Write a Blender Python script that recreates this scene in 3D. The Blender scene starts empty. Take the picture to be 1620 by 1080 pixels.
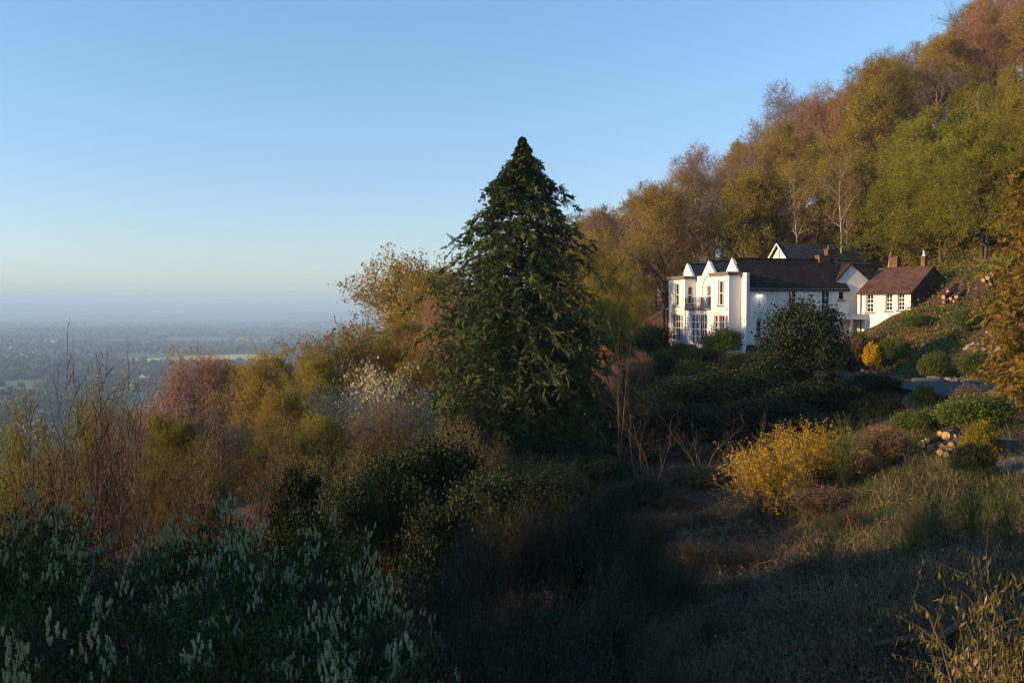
import bpy, math
import numpy as np
from mathutils import Vector, Euler

SC = bpy.context.scene
COL = SC.collection
rad = math.radians

# ------------------------------------------------------------------ camera
F = 1575.0 / 1620.0            # focal length in picture widths
PITCH = math.atan(50 / 1575.0)
cam_d = bpy.data.cameras.new('camera')
cam_d.sensor_width = 36.0
cam_d.lens = 36.0 * F
cam_d.clip_start = 0.1
cam_d.clip_end = 90000.0
cam = bpy.data.objects.new('camera', cam_d)
COL.objects.link(cam)
cam.location = (0, 0, 0)
cam.rotation_euler = (rad(90) - PITCH, 0, 0)
SC.camera = cam

# ------------------------------------------------------------------ sky, sun, exposure
SUN_EL = 11.0
SUN_AZ = (-0.975, -0.22)       # horizontal direction towards the sun
SUN_ROT = math.atan2(SUN_AZ[0], SUN_AZ[1])
W = bpy.data.worlds.new('World')
SC.world = W
W.use_nodes = True
nt = W.node_tree
bg = nt.nodes['Background']
sky = nt.nodes.new('ShaderNodeTexSky')
sky.sky_type = 'NISHITA'
sky.sun_disc = False
sky.sun_elevation = rad(SUN_EL)
sky.sun_rotation = SUN_ROT
sky.altitude = 200
sky.air_density = 1.0
sky.dust_density = 0.2
sky.ozone_density = 2.0
geo = nt.nodes.new('ShaderNodeTexCoord')
sxyz = nt.nodes.new('ShaderNodeSeparateXYZ')
nt.links.new(geo.outputs['Generated'], sxyz.inputs[0])
hr = nt.nodes.new('ShaderNodeMapRange')
hr.interpolation_type = 'SMOOTHSTEP'
hr.inputs[1].default_value, hr.inputs[2].default_value = 0.05, 0.42
nt.links.new(sxyz.outputs[2], hr.inputs[0])
tint = nt.nodes.new('ShaderNodeMix')          # cooler air than the model's own
tint.data_type = 'RGBA'
tint.inputs[6].default_value = (.76, .80, 1.0, 1)
tint.inputs[7].default_value = (.82, 1.05, 1.14, 1)
nt.links.new(hr.outputs[0], tint.inputs[0])
mul = nt.nodes.new('ShaderNodeMix')
mul.data_type = 'RGBA'
mul.blend_type = 'MULTIPLY'
mul.inputs[0].default_value = 1.0
nt.links.new(sky.outputs[0], mul.inputs[6])
nt.links.new(tint.outputs[2], mul.inputs[7])
nt.links.new(mul.outputs[2], bg.inputs[0])
bg.inputs[1].default_value = 0.126
sl = bpy.data.lights.new('sun', 'SUN')
sl.energy = 4.6
sl.angle = rad(0.6)
sl.color = (1.0, 0.64, 0.33)
sun = bpy.data.objects.new('sun', sl)
COL.objects.link(sun)
sd = Vector((SUN_AZ[0] * math.cos(rad(SUN_EL)), SUN_AZ[1] * math.cos(rad(SUN_EL)), math.sin(rad(SUN_EL)))).normalized()
sun.rotation_euler = (-sd).to_track_quat('-Z', 'Y').to_euler()
sun.location = (-200, -60, 80)
SC.view_settings.view_transform = 'Standard'
SC.view_settings.look = 'None'
SC.view_settings.gamma = 1.0
SC.view_settings.exposure = 1.0
SC.cycles.max_bounces = 6
SC.cycles.diffuse_bounces = 3
SC.cycles.glossy_bounces = 2
SC.cycles.transmission_bounces = 3
SC.cycles.transparent_max_bounces = 8
SC.cycles.volume_bounces = 1
SC.cycles.use_denoising = True
SC.cycles.pixel_filter_type = 'BLACKMAN_HARRIS'
SC.cycles.filter_width = 1.25

# ------------------------------------------------------------------ helpers
cp, sp = math.cos(PITCH), math.sin(PITCH)


def at(px, py, Y):
    """world point seen at photo pixel px, py at forward distance Y"""
    dx, dz = (px - 810) / 1575.0, (540 - py) / 1575.0
    fy, fz = cp + dz * sp, -sp + dz * cp
    return np.array([dx / fy * Y, Y, fz / fy * Y])


def px_of(x, y, z):
    d = y * cp - z * sp
    return 810 + 1575 * x / d, 540 - 1575 * (y * sp + z * cp) / d


def nrm(v):
    return v / (np.linalg.norm(v, axis=-1, keepdims=True) + 1e-9)


class MB:
    """collects faces and links them as ONE mesh"""

    def __init__(s):
        s.v, s.f, s.n = [], [], 0

    def add(s, v, f, mi=0, smooth=False):
        v = np.asarray(v, float).reshape(-1, 3)
        f = np.asarray(f, np.int64)
        s.v.append(v)
        s.f.append((f + s.n, mi, smooth))
        s.n += len(v)
        return s

    def box(s, a, b, mi=0, T=None):
        (x0, y0, z0), (x1, y1, z1) = a, b
        v = np.array([(x, y, z) for z in (z0, z1) for x, y in ((x0, y0), (x1, y0), (x1, y1), (x0, y1))], float)
        if T is not None:
            v = T(v)
        return s.add(v, [(3, 2, 1, 0), (4, 5, 6, 7), (0, 1, 5, 4), (1, 2, 6, 5), (2, 3, 7, 6), (3, 0, 4, 7)], mi)

    def tube(s, P, R, k=5, mi=0, smooth=True, cap=False):
        """P (N,m,3), R (N,m)"""
        P, R = np.asarray(P, float), np.asarray(R, float)
        if P.ndim == 2:
            P, R = P[None], R[None]
        N, m, _ = P.shape
        T = np.empty_like(P)
        T[:, 1:-1] = P[:, 2:] - P[:, :-2]
        T[:, 0] = P[:, 1] - P[:, 0]
        T[:, -1] = P[:, -1] - P[:, -2]
        T = nrm(T)
        mean = nrm(P[:, -1] - P[:, 0])
        ref = np.where(np.abs(mean[:, 2:3]) > .8, np.array([[1., 0, 0]]), np.array([[0, 0, 1.]]))[:, None, :]
        A = nrm(np.cross(T, ref))
        B = np.cross(T, A)
        th = np.arange(k) * 2 * np.pi / k
        V = P[:, :, None, :] + R[:, :, None, None] * (A[:, :, None, :] * np.cos(th)[None, None, :, None] + B[:, :, None, :] * np.sin(th)[None, None, :, None])
        idx = np.arange(N * m * k).reshape(N, m, k)
        a, b = idx[:, :-1], idx[:, 1:]
        f = np.stack([a, np.roll(a, -1, 2), np.roll(b, -1, 2), b], -1).reshape(-1, 4)
        s.add(V.reshape(-1, 3), f, mi, smooth)
        if cap:
            for e in (0, m - 1):
                ring = idx[:, e] + (s.n - N * m * k)
                s.f.append((ring[:, ::-1] if e else ring, mi, False))
        return s

    def ribbons(s, P, w, rng, mi=0):
        """thin tapering twigs: P (N,m,3), base half-width w (N,)"""
        N, m, _ = P.shape
        side = nrm(np.cross(P[:, -1] - P[:, 0], rng.normal(size=(N, 3))))
        taper = np.linspace(1, .25, m)
        off = side[:, None, :] * (w[:, None] * taper[None])[:, :, None]
        V = np.stack([P - off, P + off], 2)
        idx = np.arange(N * m * 2).reshape(N, m, 2)
        f = np.stack([idx[:, :-1, 0], idx[:, :-1, 1], idx[:, 1:, 1], idx[:, 1:, 0]], -1).reshape(-1, 4)
        return s.add(V.reshape(-1, 3), f, mi)

    def leaves(s, C, D, Nn, L, Wd, mi=0):
        """rhombic leaves: base C, along D, normal Nn, length L, half-width Wd"""
        D = nrm(D)
        S = nrm(np.cross(D, Nn))
        L = np.broadcast_to(np.asarray(L, float), (len(C),))[:, None]
        Wd = np.broadcast_to(np.asarray(Wd, float), (len(C),))[:, None]
        V = np.stack([C, C + D * L * .45 + S * Wd, C + D * L, C + D * L * .45 - S * Wd], 1)
        f = np.arange(len(C) * 4).reshape(-1, 4)
        return s.add(V.reshape(-1, 3), f, mi)

    def mesh(s, name, mats):
        V = np.concatenate(s.v)
        me = bpy.data.meshes.new(name)
        me.vertices.add(len(V))
        me.vertices.foreach_set('co', V.astype(np.float32).ravel())
        lv = np.concatenate([f.ravel() for f, _, _ in s.f]).astype(np.int32)
        tot = np.concatenate([np.full(len(f), f.shape[1]) for f, _, _ in s.f]).astype(np.int32)
        mi = np.concatenate([np.full(len(f), m) for f, m, _ in s.f]).astype(np.int32)
        sm = np.concatenate([np.full(len(f), t) for f, _, t in s.f])
        me.loops.add(len(lv))
        me.loops.foreach_set('vertex_index', lv)
        me.polygons.add(len(tot))
        me.polygons.foreach_set('loop_start', np.concatenate([[0], np.cumsum(tot)[:-1]]).astype(np.int32))
        for m in mats:
            me.materials.append(m)
        me.polygons.foreach_set('material_index', mi)
        me.polygons.foreach_set('use_smooth', sm.astype(bool))
        me.update(calc_edges=True)
        return me

    def obj(s, name, mats, parent=None):
        return link(name, s.mesh(name, mats if isinstance(mats, (list, tuple)) else [mats]), parent)


def link(name, data, parent=None):
    o = bpy.data.objects.new(name, data)
    COL.objects.link(o)
    if parent is not None:
        o.parent = parent
    return o


def tag(o, label=None, cat=None, group=None, kind=None):
    if label:
        o['label'] = label
    if cat:
        o['category'] = cat
    if group:
        o['group'] = group
    if kind:
        o['kind'] = kind
    return o


def thing(name, label, cat, loc=(0, 0, 0), rz=0.0, group=None):
    o = bpy.data.objects.new(name, None)
    o.empty_display_size = .3
    COL.objects.link(o)
    o.location = loc
    o.rotation_euler = (0, 0, rz)
    return tag(o, label, cat, group)


# ------------------------------------------------------------------ materials
def newmat(name):
    m = bpy.data.materials.new(name)
    m.use_nodes = True
    n = m.node_tree
    b = n.nodes['Principled BSDF']
    return m, n, b


def rgba(c):
    return (c[0], c[1], c[2], 1)


def ramp(n, stops):
    r = n.nodes.new('ShaderNodeValToRGB')
    e = r.color_ramp.elements
    e[0].position, e[0].color = stops[0][0], rgba(stops[0][1])
    e[1].position, e[1].color = stops[-1][0], rgba(stops[-1][1])
    for p, c in stops[1:-1]:
        x = e.new(p)
        x.color = rgba(c)
    return r


def noise(n, scale, detail=3, coord='Object', rough=.55, stretch=None):
    t = n.nodes.new('ShaderNodeTexCoord')
    z = n.nodes.new('ShaderNodeTexNoise')
    z.inputs['Scale'].default_value = scale
    z.inputs['Detail'].default_value = detail
    z.inputs['Roughness'].default_value = rough
    src = t.outputs[coord]
    if stretch:
        mp = n.nodes.new('ShaderNodeMapping')
        mp.inputs['Scale'].default_value = stretch
        n.links.new(src, mp.inputs[0])
        src = mp.outputs[0]
    n.links.new(src, z.inputs['Vector'])
    return z


def solid(name, c, c2=None, scale=3.0, rough=.8, bump=0.0, stretch=None, metallic=0, spec=.3):
    """surface whose colour wanders between c and c2"""
    m, n, b = newmat(name)
    b.inputs['Roughness'].default_value = rough
    b.inputs['Metallic'].default_value = metallic
    b.inputs['Specular IOR Level'].default_value = spec
    z = noise(n, scale, 5, stretch=stretch)
    r = ramp(n, [(.3, c), (.7, c2 or tuple(x * .8 for x in c))])
    n.links.new(z.outputs['Fac'], r.inputs[0])
    n.links.new(r.outputs[0], b.inputs['Base Color'])
    if bump:
        bp = n.nodes.new('ShaderNodeBump')
        bp.inputs['Strength'].default_value = bump
        bp.inputs['Distance'].default_value = .05
        n.links.new(z.outputs['Fac'], bp.inputs['Height'])
        n.links.new(bp.outputs[0], b.inputs['Normal'])
    return m


def foliage(name, cols, trans=.35, clump=.5, rough=.6, spec=.25, objvar=.25):
    """leaves: every leaf its own shade, patches of hue through the crown, each plant a little different"""
    m, n, b = newmat(name)
    g = n.nodes.new('ShaderNodeNewGeometry')
    z = noise(n, clump, 2)
    oi = n.nodes.new('ShaderNodeObjectInfo')
    a = n.nodes.new('ShaderNodeMath')
    a.operation = 'MULTIPLY_ADD'
    a.inputs[1].default_value = .5
    n.links.new(g.outputs['Random Per Island'], a.inputs[0])
    c = n.nodes.new('ShaderNodeMath')
    c.operation = 'MULTIPLY_ADD'
    c.inputs[1].default_value = .9
    c.inputs[2].default_value = -.2
    n.links.new(z.outputs['Fac'], c.inputs[0])
    n.links.new(c.outputs[0], a.inputs[2])
    r = ramp(n, [(i / (len(cols) - 1), k) for i, k in enumerate(cols)])
    n.links.new(a.outputs[0], r.inputs[0])
    hs = n.nodes.new('ShaderNodeHueSaturation')
    v = n.nodes.new('ShaderNodeMath')
    v.operation = 'MULTIPLY_ADD'
    v.inputs[1].default_value = objvar * 1.6
    v.inputs[2].default_value = 1 - objvar * .8
    n.links.new(oi.outputs['Random'], v.inputs[0])
    n.links.new(v.outputs[0], hs.inputs['Value'])
    n.links.new(r.outputs[0], hs.inputs['Color'])
    n.links.new(hs.outputs[0], b.inputs['Base Color'])
    b.inputs['Roughness'].default_value = rough
    b.inputs['Specular IOR Level'].default_value = spec
    if trans:
        t = n.nodes.new('ShaderNodeBsdfTranslucent')
        n.links.new(hs.outputs[0], t.inputs[0])
        mx = n.nodes.new('ShaderNodeMixShader')
        mx.inputs[0].default_value = trans
        n.links.new(b.outputs[0], mx.inputs[1])
        n.links.new(t.outputs[0], mx.inputs[2])
        n.links.new(mx.outputs[0], n.nodes['Material Output'].inputs[0])
    return m


M = {}
M['bark'] = solid('bark_brown', (.11, .085, .062), (.055, .042, .032), 6, .9, .4, (1, 1, .25))
M['bark_grey'] = solid('bark_grey', (.17, .15, .125), (.08, .07, .058), 6, .9, .4, (1, 1, .25))
M['bark_pale'] = solid('bark_birch', (.42, .38, .32), (.16, .13, .1), 5, .8, .2, (1, 1, 3))
M['twig_brown'] = foliage('twig_brown', [(.09, .06, .036), (.16, .11, .062), (.23, .16, .09)], 0, .4, .85)
M['twig_russet'] = foliage('twig_russet', [(.15, .09, .055), (.25, .145, .09), (.34, .2, .125)], 0, .35, .85)
M['twig_grey'] = foliage('twig_grey', [(.1, .075, .062), (.16, .12, .1), (.2, .155, .125)], 0, .4, .85)
M['twig_dark'] = foliage('twig_dark', [(.028, .02, .017), (.05, .036, .029), (.075, .054, .042)], 0, .6, .85)
M['leaf_olive'] = foliage('leaf_olive', [(.16, .14, .014), (.27, .23, .024), (.38, .32, .04)], .45, .4)
M['leaf_gold'] = foliage('leaf_gold', [(.2, .155, .022), (.32, .245, .036), (.44, .32, .06)], .45, .4)
M['leaf_green'] = foliage('leaf_fresh_green', [(.13, .14, .008), (.235, .235, .014), (.34, .32, .03)], .5, .4)
M['leaf_russet'] = foliage('leaf_bud_russet', [(.22, .125, .065), (.31, .18, .095), (.42, .25, .13)], .25, .4)
M['leaf_conifer'] = foliage('leaf_conifer', [(.03, .05, .014), (.06, .088, .02), (.115, .13, .03)], .15, .9, .7, .15, .05)
M['leaf_golden_conifer'] = foliage('leaf_golden_conifer', [(.1, .07, .012), (.19, .13, .02), (.28, .19, .03)], .2, .9, .65, .2, .05)
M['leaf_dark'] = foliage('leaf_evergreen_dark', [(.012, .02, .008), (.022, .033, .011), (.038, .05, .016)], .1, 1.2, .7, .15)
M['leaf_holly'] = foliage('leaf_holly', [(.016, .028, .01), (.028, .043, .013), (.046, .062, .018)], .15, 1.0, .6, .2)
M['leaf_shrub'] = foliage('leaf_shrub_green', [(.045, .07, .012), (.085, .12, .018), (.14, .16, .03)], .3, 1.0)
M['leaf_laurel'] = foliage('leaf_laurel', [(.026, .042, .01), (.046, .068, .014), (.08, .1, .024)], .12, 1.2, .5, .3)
M['blossom'] = foliage('blossom_cream', [(.36, .32, .17), (.52, .46, .25), (.62, .55, .34)], .25, 2.0, .8, .1, .05)
M['blossom_tree'] = foliage('blossom_tree_cream', [(.3, .27, .18), (.43, .38, .26), (.53, .47, .34)], .3, 1.5, .8, .1, .05)
M['twig_thicket'] = foliage('twig_thicket', [(.055, .038, .026), (.095, .066, .042), (.14, .1, .062)], 0, .5, .9)
M['twig_red'] = foliage('twig_red', [(.17, .1, .07), (.25, .155, .108), (.33, .21, .15)], 0, .35, .85)
M['leaf_red'] = foliage('leaf_red', [(.22, .13, .088), (.31, .19, .126), (.4, .255, .17)], .4, .4)
M['leaf_willow'] = foliage('leaf_willow', [(.12, .11, .012), (.2, .18, .02), (.3, .25, .03)], .35, .6)
M['yellow'] = foliage('flower_yellow', [(.34, .22, .012), (.5, .33, .014), (.66, .44, .02)], .3, 1.5, .7, .1, .05)
M['leaf_yellowing'] = foliage('leaf_yellowing', [(.07, .08, .014), (.2, .17, .03), (.38, .23, .06)], .35, 1.5, .45, .35, .05)
M['grass'] = foliage('grass_blades', [(.026, .045, .009), (.05, .072, .014), (.12, .105, .035)], .25, .35, .7, .15, 0)
M['straw'] = foliage('straw', [(.16, .11, .07), (.25, .18, .11), (.36, .27, .17)], .15, .5, .8, .1, .1)
M['bracken'] = foliage('dead_bracken', [(.1, .068, .042), (.17, .112, .066), (.25, .17, .1)], .2, .5, .85, .1, .1)
M['ivy'] = foliage('ivy_leaves', [(.045, .07, .01), (.095, .13, .016), (.17, .19, .03)], .2, .5, .5, .3, 0)
M['render'] = solid('white_render', (.82, .80, .77), (.62, .60, .55), .8, .75, .1, (1, 1, .2))
M['white_paint'] = solid('white_paint', (.82, .80, .77), (.76, .74, .71), 4, .5)
M['brick'] = None

# ------------------------------------------------------------------ the lie of the land
PLAIN = -150.0


def sp_(x, k):
    return k * np.logaddexp(0, x / k)


def base_z(x, y):
    x0 = np.interp(y, [-60, 0, 60, 85, 100, 125, 150, 200, 300, 500, 900], [16, 22, 34, 39, 41, 29, 14, 21, 33, 54, 150])
    xl = np.interp(y, [-60, 0, 30, 60, 100, 130, 200, 400, 900], [2, 2, 3, 2, 9, 8, 6, 0, -60])
    up = .60 * sp_(x - x0, 3.0)
    up = 150 - sp_(150 - up, 20.0)
    down = .42 * sp_(xl - x, 5.0)
    z = -4.6 + up - down
    return PLAIN - 4 + sp_(z - PLAIN + 4, 6.0)


CPT = [(0, 0, -1.75), (0, 3, -2.3), (3.6, 4, -1.9), (-3, 3, -2.8), (6, 5, -1.6), (-6, 2, -3.6)]
for a in [(1620, 1080, 7), (1300, 1080, 8), (1000, 1080, 11), (1620, 900, 12.5), (1400, 900, 16), (1620, 738, 27), (1500, 722, 31),
          (1400, 760, 30), (1300, 830, 28), (1150, 900, 26), (1040, 960, 20), (1100, 830, 38), (1000, 760, 48), (1120, 730, 58), (1250, 728, 58),
          (900, 735, 58), (830, 724, 60), (1450, 690, 36), (1560, 690, 34), (1640, 680, 34), (1420, 655, 46), (1500, 645, 46), (1350, 700, 46), (1340, 690, 60), (1250, 700, 70), (1150, 690, 72), (1050, 680, 74),
          (1180, 552, 94), (1250, 556, 94), (1340, 556, 93), (1055, 545, 109), (1380, 579, 88), (1470, 595, 73), (1540, 606, 65), (1430, 583, 86), (1570, 592, 74),
          (1325, 600, 84), (1200, 660, 82), (1100, 650, 84), (1000, 620, 92),
          (1420, 500, 93), (1480, 436, 99), (1560, 505, 84), (1575, 425, 92), (1520, 400, 106), (1430, 400, 118), (1620, 470, 86), (1640, 560, 72)]:
    CPT.append(tuple(at(*a)))
CPT += [(-20, 30, -11), (-15, 50, -12), (-13, 75, -14.5), (-8, 85, -13.5), (-3, 45, -9.5), (-25, 50, -14.5), (-26, 75, -19), (-40, 75, -24),
        (34, 112, .6), (40, 118, 1.0), (46, 120, 1.6), (30, 104, -3.2), (36, 104, -3.0), (26, 100, -3.5), (30, 98, -3.6), (20, 106, -3.6), (18, 112, -4.0), (16, 118, -5), (28, 112, -2.2), (8, 105, -8.5), (10, 130, -8), (0, 110, -13),
        (34, 58, -5.0), (40, 66, -3.8), (30, 50, -4.9), (24, 48, -5.0), (20, 40, -4.6), (30, 40, -4.2)]
for h, pts in ((2.3, [(20, 800, 13), (115, 845, 13.5), (262, 822, 15), (430, 872, 14.5), (560, 880, 13.5), (530, 945, 10.5), (310, 920, 11), (50, 900, 10.5), (20, 985, 7.6), (180, 1000, 8.2), (350, 1005, 8.4), (520, 1015, 8.6)]),
               (2.4, [(690, 860, 15), (830, 775, 19), (905, 770, 18), (720, 930, 11), (950, 890, 11.5), (930, 1000, 8.5)]),
               (3.4, [(628, 705, 27), (452, 712, 27), (770, 740, 25), (690, 790, 21)]), (4.0, [(590, 640, 38), (340, 690, 34), (700, 660, 36), (150, 720, 30), (30, 740, 28)])):
    for a in pts:
        q = at(*a)
        CPT.append((q[0], q[1], q[2] - h))
CPT = np.array(CPT)
_res = CPT[:, 2] - base_z(CPT[:, 0], CPT[:, 1])
_sig = 7.0 + .045 * CPT[:, 1]


def _ker(x, y):
    dx = (np.asarray(x)[..., None] - CPT[:, 0]) / _sig
    dy = (np.asarray(y)[..., None] - CPT[:, 1]) / _sig
    return np.exp(-np.sqrt((dx * dx + dy * dy) + .02) * .9)


_Kc = np.linalg.solve(_ker(CPT[:, 0], CPT[:, 1]) + .03 * np.eye(len(CPT)), _res)


def _bump(x, y):
    r = .10 * np.sin(.9 * x + 1.3 * np.sin(.5 * y)) * np.sin(.8 * y + .7) + .05 * np.sin(2.1 * x + .4 * y) * np.sin(1.7 * y - .8 * x)
    return r * np.clip((np.hypot(x, y) - 2) / 8, 0, 1)


# the drive: centre line, half width
ROAD = np.array([(36.5, 40, 0), (33.5, 50, 0), (31.8, 58, 0), (30.4, 65, 0), (29.8, 72, 0), (29.6, 79, 0), (28.8, 85.5, 0), (26, 90.5, 0), (22, 93.2, 0)], float)
TRACK = np.array([(-2, 57.5, 0), (6, 58.0, 0), (13, 58.5, 0), (20, 60.5, 0), (27, 66, 0), (31, 74, 0)], float)


def _smooth(poly, n=8):
    p = [poly[0]]
    P = np.vstack([2 * poly[0] - poly[1], poly, 2 * poly[-1] - poly[-2]])
    out = []
    for i in range(1, len(P) - 2):
        for t in np.linspace(0, 1, n, endpoint=False):
            a, b, c, d = P[i - 1], P[i], P[i + 1], P[i + 2]
            out.append(.5 * ((2 * b) + (-a + c) * t + (2 * a - 5 * b + 4 * c - d) * t * t + (-a + 3 * b - 3 * c + d) * t ** 3))
    out.append(P[-2])
    return np.array(out)


ROADS, TRACKS = _smooth(ROAD), _smooth(TRACK)


def _raw(x, y):
    return base_z(x, y) + _ker(x, y) @ _Kc


ROADS[:, 2] = _raw(ROADS[:, 0], ROADS[:, 1])
ROADS[:, 2] = np.convolve(np.pad(ROADS[:, 2], 6, 'edge'), np.ones(13) / 13, 'valid')
TRACKS[:, 2] = _raw(TRACKS[:, 0], TRACKS[:, 1])
TRACKS[:, 2] = np.convolve(np.pad(TRACKS[:, 2], 6, 'edge'), np.ones(13) / 13, 'valid')


def road_d(x, y, line):
    d = np.full(np.shape(x), 1e9)
    z = np.zeros(np.shape(x))
    for p in line:
        q = np.hypot(x - p[0], y - p[1])
        z = np.where(q < d, p[2], z)
        d = np.minimum(d, q)
    return d, z


def gz(x, y):
    x, y = np.asarray(x, float), np.asarray(y, float)
    z = _raw(x, y) + _bump(x, y)
    for line, hw in ((ROADS, 3.7), (TRACKS, 1.7)):
        d, rz = road_d(x, y, line)
        w = np.clip((hw + 2.6 - d) / 2.4, 0, 1)
        w = w * w * (3 - 2 * w)
        z = z * (1 - w) + (rz - .06) * w
    return z


def g1(x, y):
    return float(gz(np.array([x]), np.array([y]))[0])


def grid_obj(name, X, Y, Z, mat, kind='structure', attr=None):
    ny, nx = X.shape
    idx = np.arange(nx * ny).reshape(ny, nx)
    f = np.stack([idx[:-1, :-1], idx[:-1, 1:], idx[1:, 1:], idx[1:, :-1]], -1).reshape(-1, 4)
    o = MB().add(np.stack([X, Y, Z], -1).reshape(-1, 3), f, 0, True).obj(name, mat)
    if attr is not None:
        a = o.data.attributes.new('turf', 'FLOAT', 'POINT')
        a.data.foreach_set('value', attr.astype(np.float32).ravel())
    return tag(o, kind=kind)


def turf_at(x, y):
    """1 where grass grows, 0 leaf litter, -1 bare pale soil"""
    sx, sy = x, y
    slope = np.clip((sx - (4.0 + .1 * sy)) / 3, 0, 1) * np.clip((42 - sy) / 6, 0, 1) * np.clip((sy - 8) / 4, 0, 1)
    pale = np.exp(-(((sx - (2.0 + .33 * sy)) / 1.1) ** 2)) * np.clip((22 - sy) / 4, 0, 1) * np.clip((sy - 10) / 3, 0, 1)
    return slope - 1.6 * pale


_u = np.linspace(-1, 1, 320)
_sx = 8 + np.sinh(_u * 4.2) / np.sinh(4.2) * 480
_v = np.linspace(0, 1, 360)
_sy = -90 + 90 * _v / .18
_sy = np.where(_v > .18, np.sinh((_v - .18) / .82 * 3.6) / np.sinh(3.6) * 1150, _sy)
GX, GY = np.meshgrid(_sx, _sy)
GZ = gz(GX.ravel(), GY.ravel()).reshape(GX.shape)

# soil and leaf litter of the hill, with turf where grass grows
m, n, b = newmat('hill_soil')
z1, z2, z3 = noise(n, .35, 6), noise(n, 3.0, 6, rough=.7), noise(n, .08, 3)
litter = ramp(n, [(.3, (.03, .02, .013)), (.5, (.065, .042, .026)), (.72, (.13, .085, .05))])
n.links.new(z2.outputs['Fac'], litter.inputs[0])
turfc = ramp(n, [(.3, (.02, .03, .008)), (.7, (.055, .065, .018))])
n.links.new(z2.outputs['Fac'], turfc.inputs[0])
palec = ramp(n, [(.3, (.16, .125, .095)), (.7, (.3, .24, .19))])
n.links.new(z2.outputs['Fac'], palec.inputs[0])
at_ = n.nodes.new('ShaderNodeAttribute')
at_.attribute_name = 'turf'
ad = n.nodes.new('ShaderNodeMath')
ad.operation = 'MULTIPLY_ADD'
ad.inputs[1].default_value = 1.0
n.links.new(at_.outputs['Fac'], ad.inputs[0])
sb = n.nodes.new('ShaderNodeMath')
sb.operation = 'SUBTRACT'
sb.inputs[1].default_value = .5
n.links.new(z1.outputs['Fac'], sb.inputs[0])
n.links.new(sb.outputs[0], ad.inputs[2])
m1 = n.nodes.new('ShaderNodeMapRange')
m1.inputs[1].default_value, m1.inputs[2].default_value = .25, .6
n.links.new(ad.outputs[0], m1.inputs[0])
mx1 = n.nodes.new('ShaderNodeMix')
mx1.data_type = 'RGBA'
n.links.new(m1.outputs[0], mx1.inputs[0])
n.links.new(litter.outputs[0], mx1.inputs[6])
n.links.new(turfc.outputs[0], mx1.inputs[7])
m2 = n.nodes.new('ShaderNodeMapRange')
m2.inputs[1].default_value, m2.inputs[2].default_value = -.25, -.7
n.links.new(ad.outputs[0], m2.inputs[0])
mx2 = n.nodes.new('ShaderNodeMix')
mx2.data_type = 'RGBA'
n.links.new(m2.outputs[0], mx2.inputs[0])
n.links.new(mx1.outputs[2], mx2.inputs[6])
n.links.new(palec.outputs[0], mx2.inputs[7])
n.links.new(mx2.outputs[2], b.inputs['Base Color'])
b.inputs['Roughness'].default_value = .95
b.inputs['Specular IOR Level'].default_value = .1
bp = n.nodes.new('ShaderNodeBump')
bp.inputs['Strength'].default_value = .8
bp.inputs['Distance'].default_value = .12
n.links.new(z2.outputs['Fac'], bp.inputs['Height'])
n.links.new(bp.outputs[0], b.inputs['Normal'])
M['soil'] = m
grid_obj('hillside', GX, GY, GZ, m, attr=turf_at(GX, GY))


def strip(name, line, hw, mat, lift=.03):
    t = nrm(np.gradient(line, axis=0) * np.array([1, 1, 0]))
    s = np.stack([t[:, 1], -t[:, 0], 0 * t[:, 0]], -1)
    cols = np.array([-1.12, -1, -.66, -.33, 0, .33, .66, 1, 1.12]) * hw
    V = line[:, None, :] + s[:, None, :] * cols[None, :, None]
    V[:, :, 2] += lift + np.array([-.35, .03, .05, .07, .08, .07, .05, .03, -.35])[None]
    grid_obj(name, V[..., 0], V[..., 1], V[..., 2], mat)


M['asphalt'] = solid('asphalt', (.075, .078, .085), (.05, .052, .058), 6, .85, .3)
strip('drive', ROADS, 2.9, M['asphalt'])
strip('track', TRACKS, 1.1, solid('track_stone', (.12, .11, .1), (.07, .065, .06), 4, .9, .3))

# ------------------------------------------------------------------ the plain
m, n, b = newmat('plain_fields')
tc = n.nodes.new('ShaderNodeTexCoord')
mp = n.nodes.new('ShaderNodeMapping')
mp.inputs['Scale'].default_value = (1 / 420, 1 / 300, 1)
mp.inputs['Rotation'].default_value = (0, 0, .4)
n.links.new(tc.outputs['Object'], mp.inputs[0])
vo = n.nodes.new('ShaderNodeTexVoronoi')
vo.inputs['Scale'].default_value = 1.0
n.links.new(mp.outputs[0], vo.inputs['Vector'])
sep = n.nodes.new('ShaderNodeSeparateColor')
n.links.new(vo.outputs['Color'], sep.inputs[0])
fr = ramp(n, [(0, (.07, .085, .035)), (.2, (.14, .18, .06)), (.4, (.1, .08, .055)), (.55, (.1, .13, .05)), (.72, (.22, .2, .12)), (.88, (.17, .2, .08))])
fr.color_ramp.interpolation = 'CONSTANT'
n.links.new(sep.outputs[0], fr.inputs[0])
zz = noise(n, .01, 6)
mixn = n.nodes.new('ShaderNodeMix')
mixn.data_type = 'RGBA'
mixn.blend_type = 'MULTIPLY'
mixn.inputs[0].default_value = .6
rr = ramp(n, [(.3, (.6, .6, .6)), (.7, (1, 1, 1))])
n.links.new(zz.outputs['Fac'], rr.inputs[0])
n.links.new(fr.outputs[0], mixn.inputs[6])
n.links.new(rr.outputs[0], mixn.inputs[7])
n.links.new(mixn.outputs[2], b.inputs['Base Color'])
b.inputs['Roughness'].default_value = 1
b.inputs['Specular IOR Level'].default_value = 0
_r = np.concatenate([[0], np.geomspace(120, 60000, 70)])
_t = np.linspace(0, 2 * np.pi, 97)
RR, TT = np.meshgrid(_r, _t)
grid_obj('plain', RR * np.sin(TT), RR * np.cos(TT), np.full(RR.shape, PLAIN), m)


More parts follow.
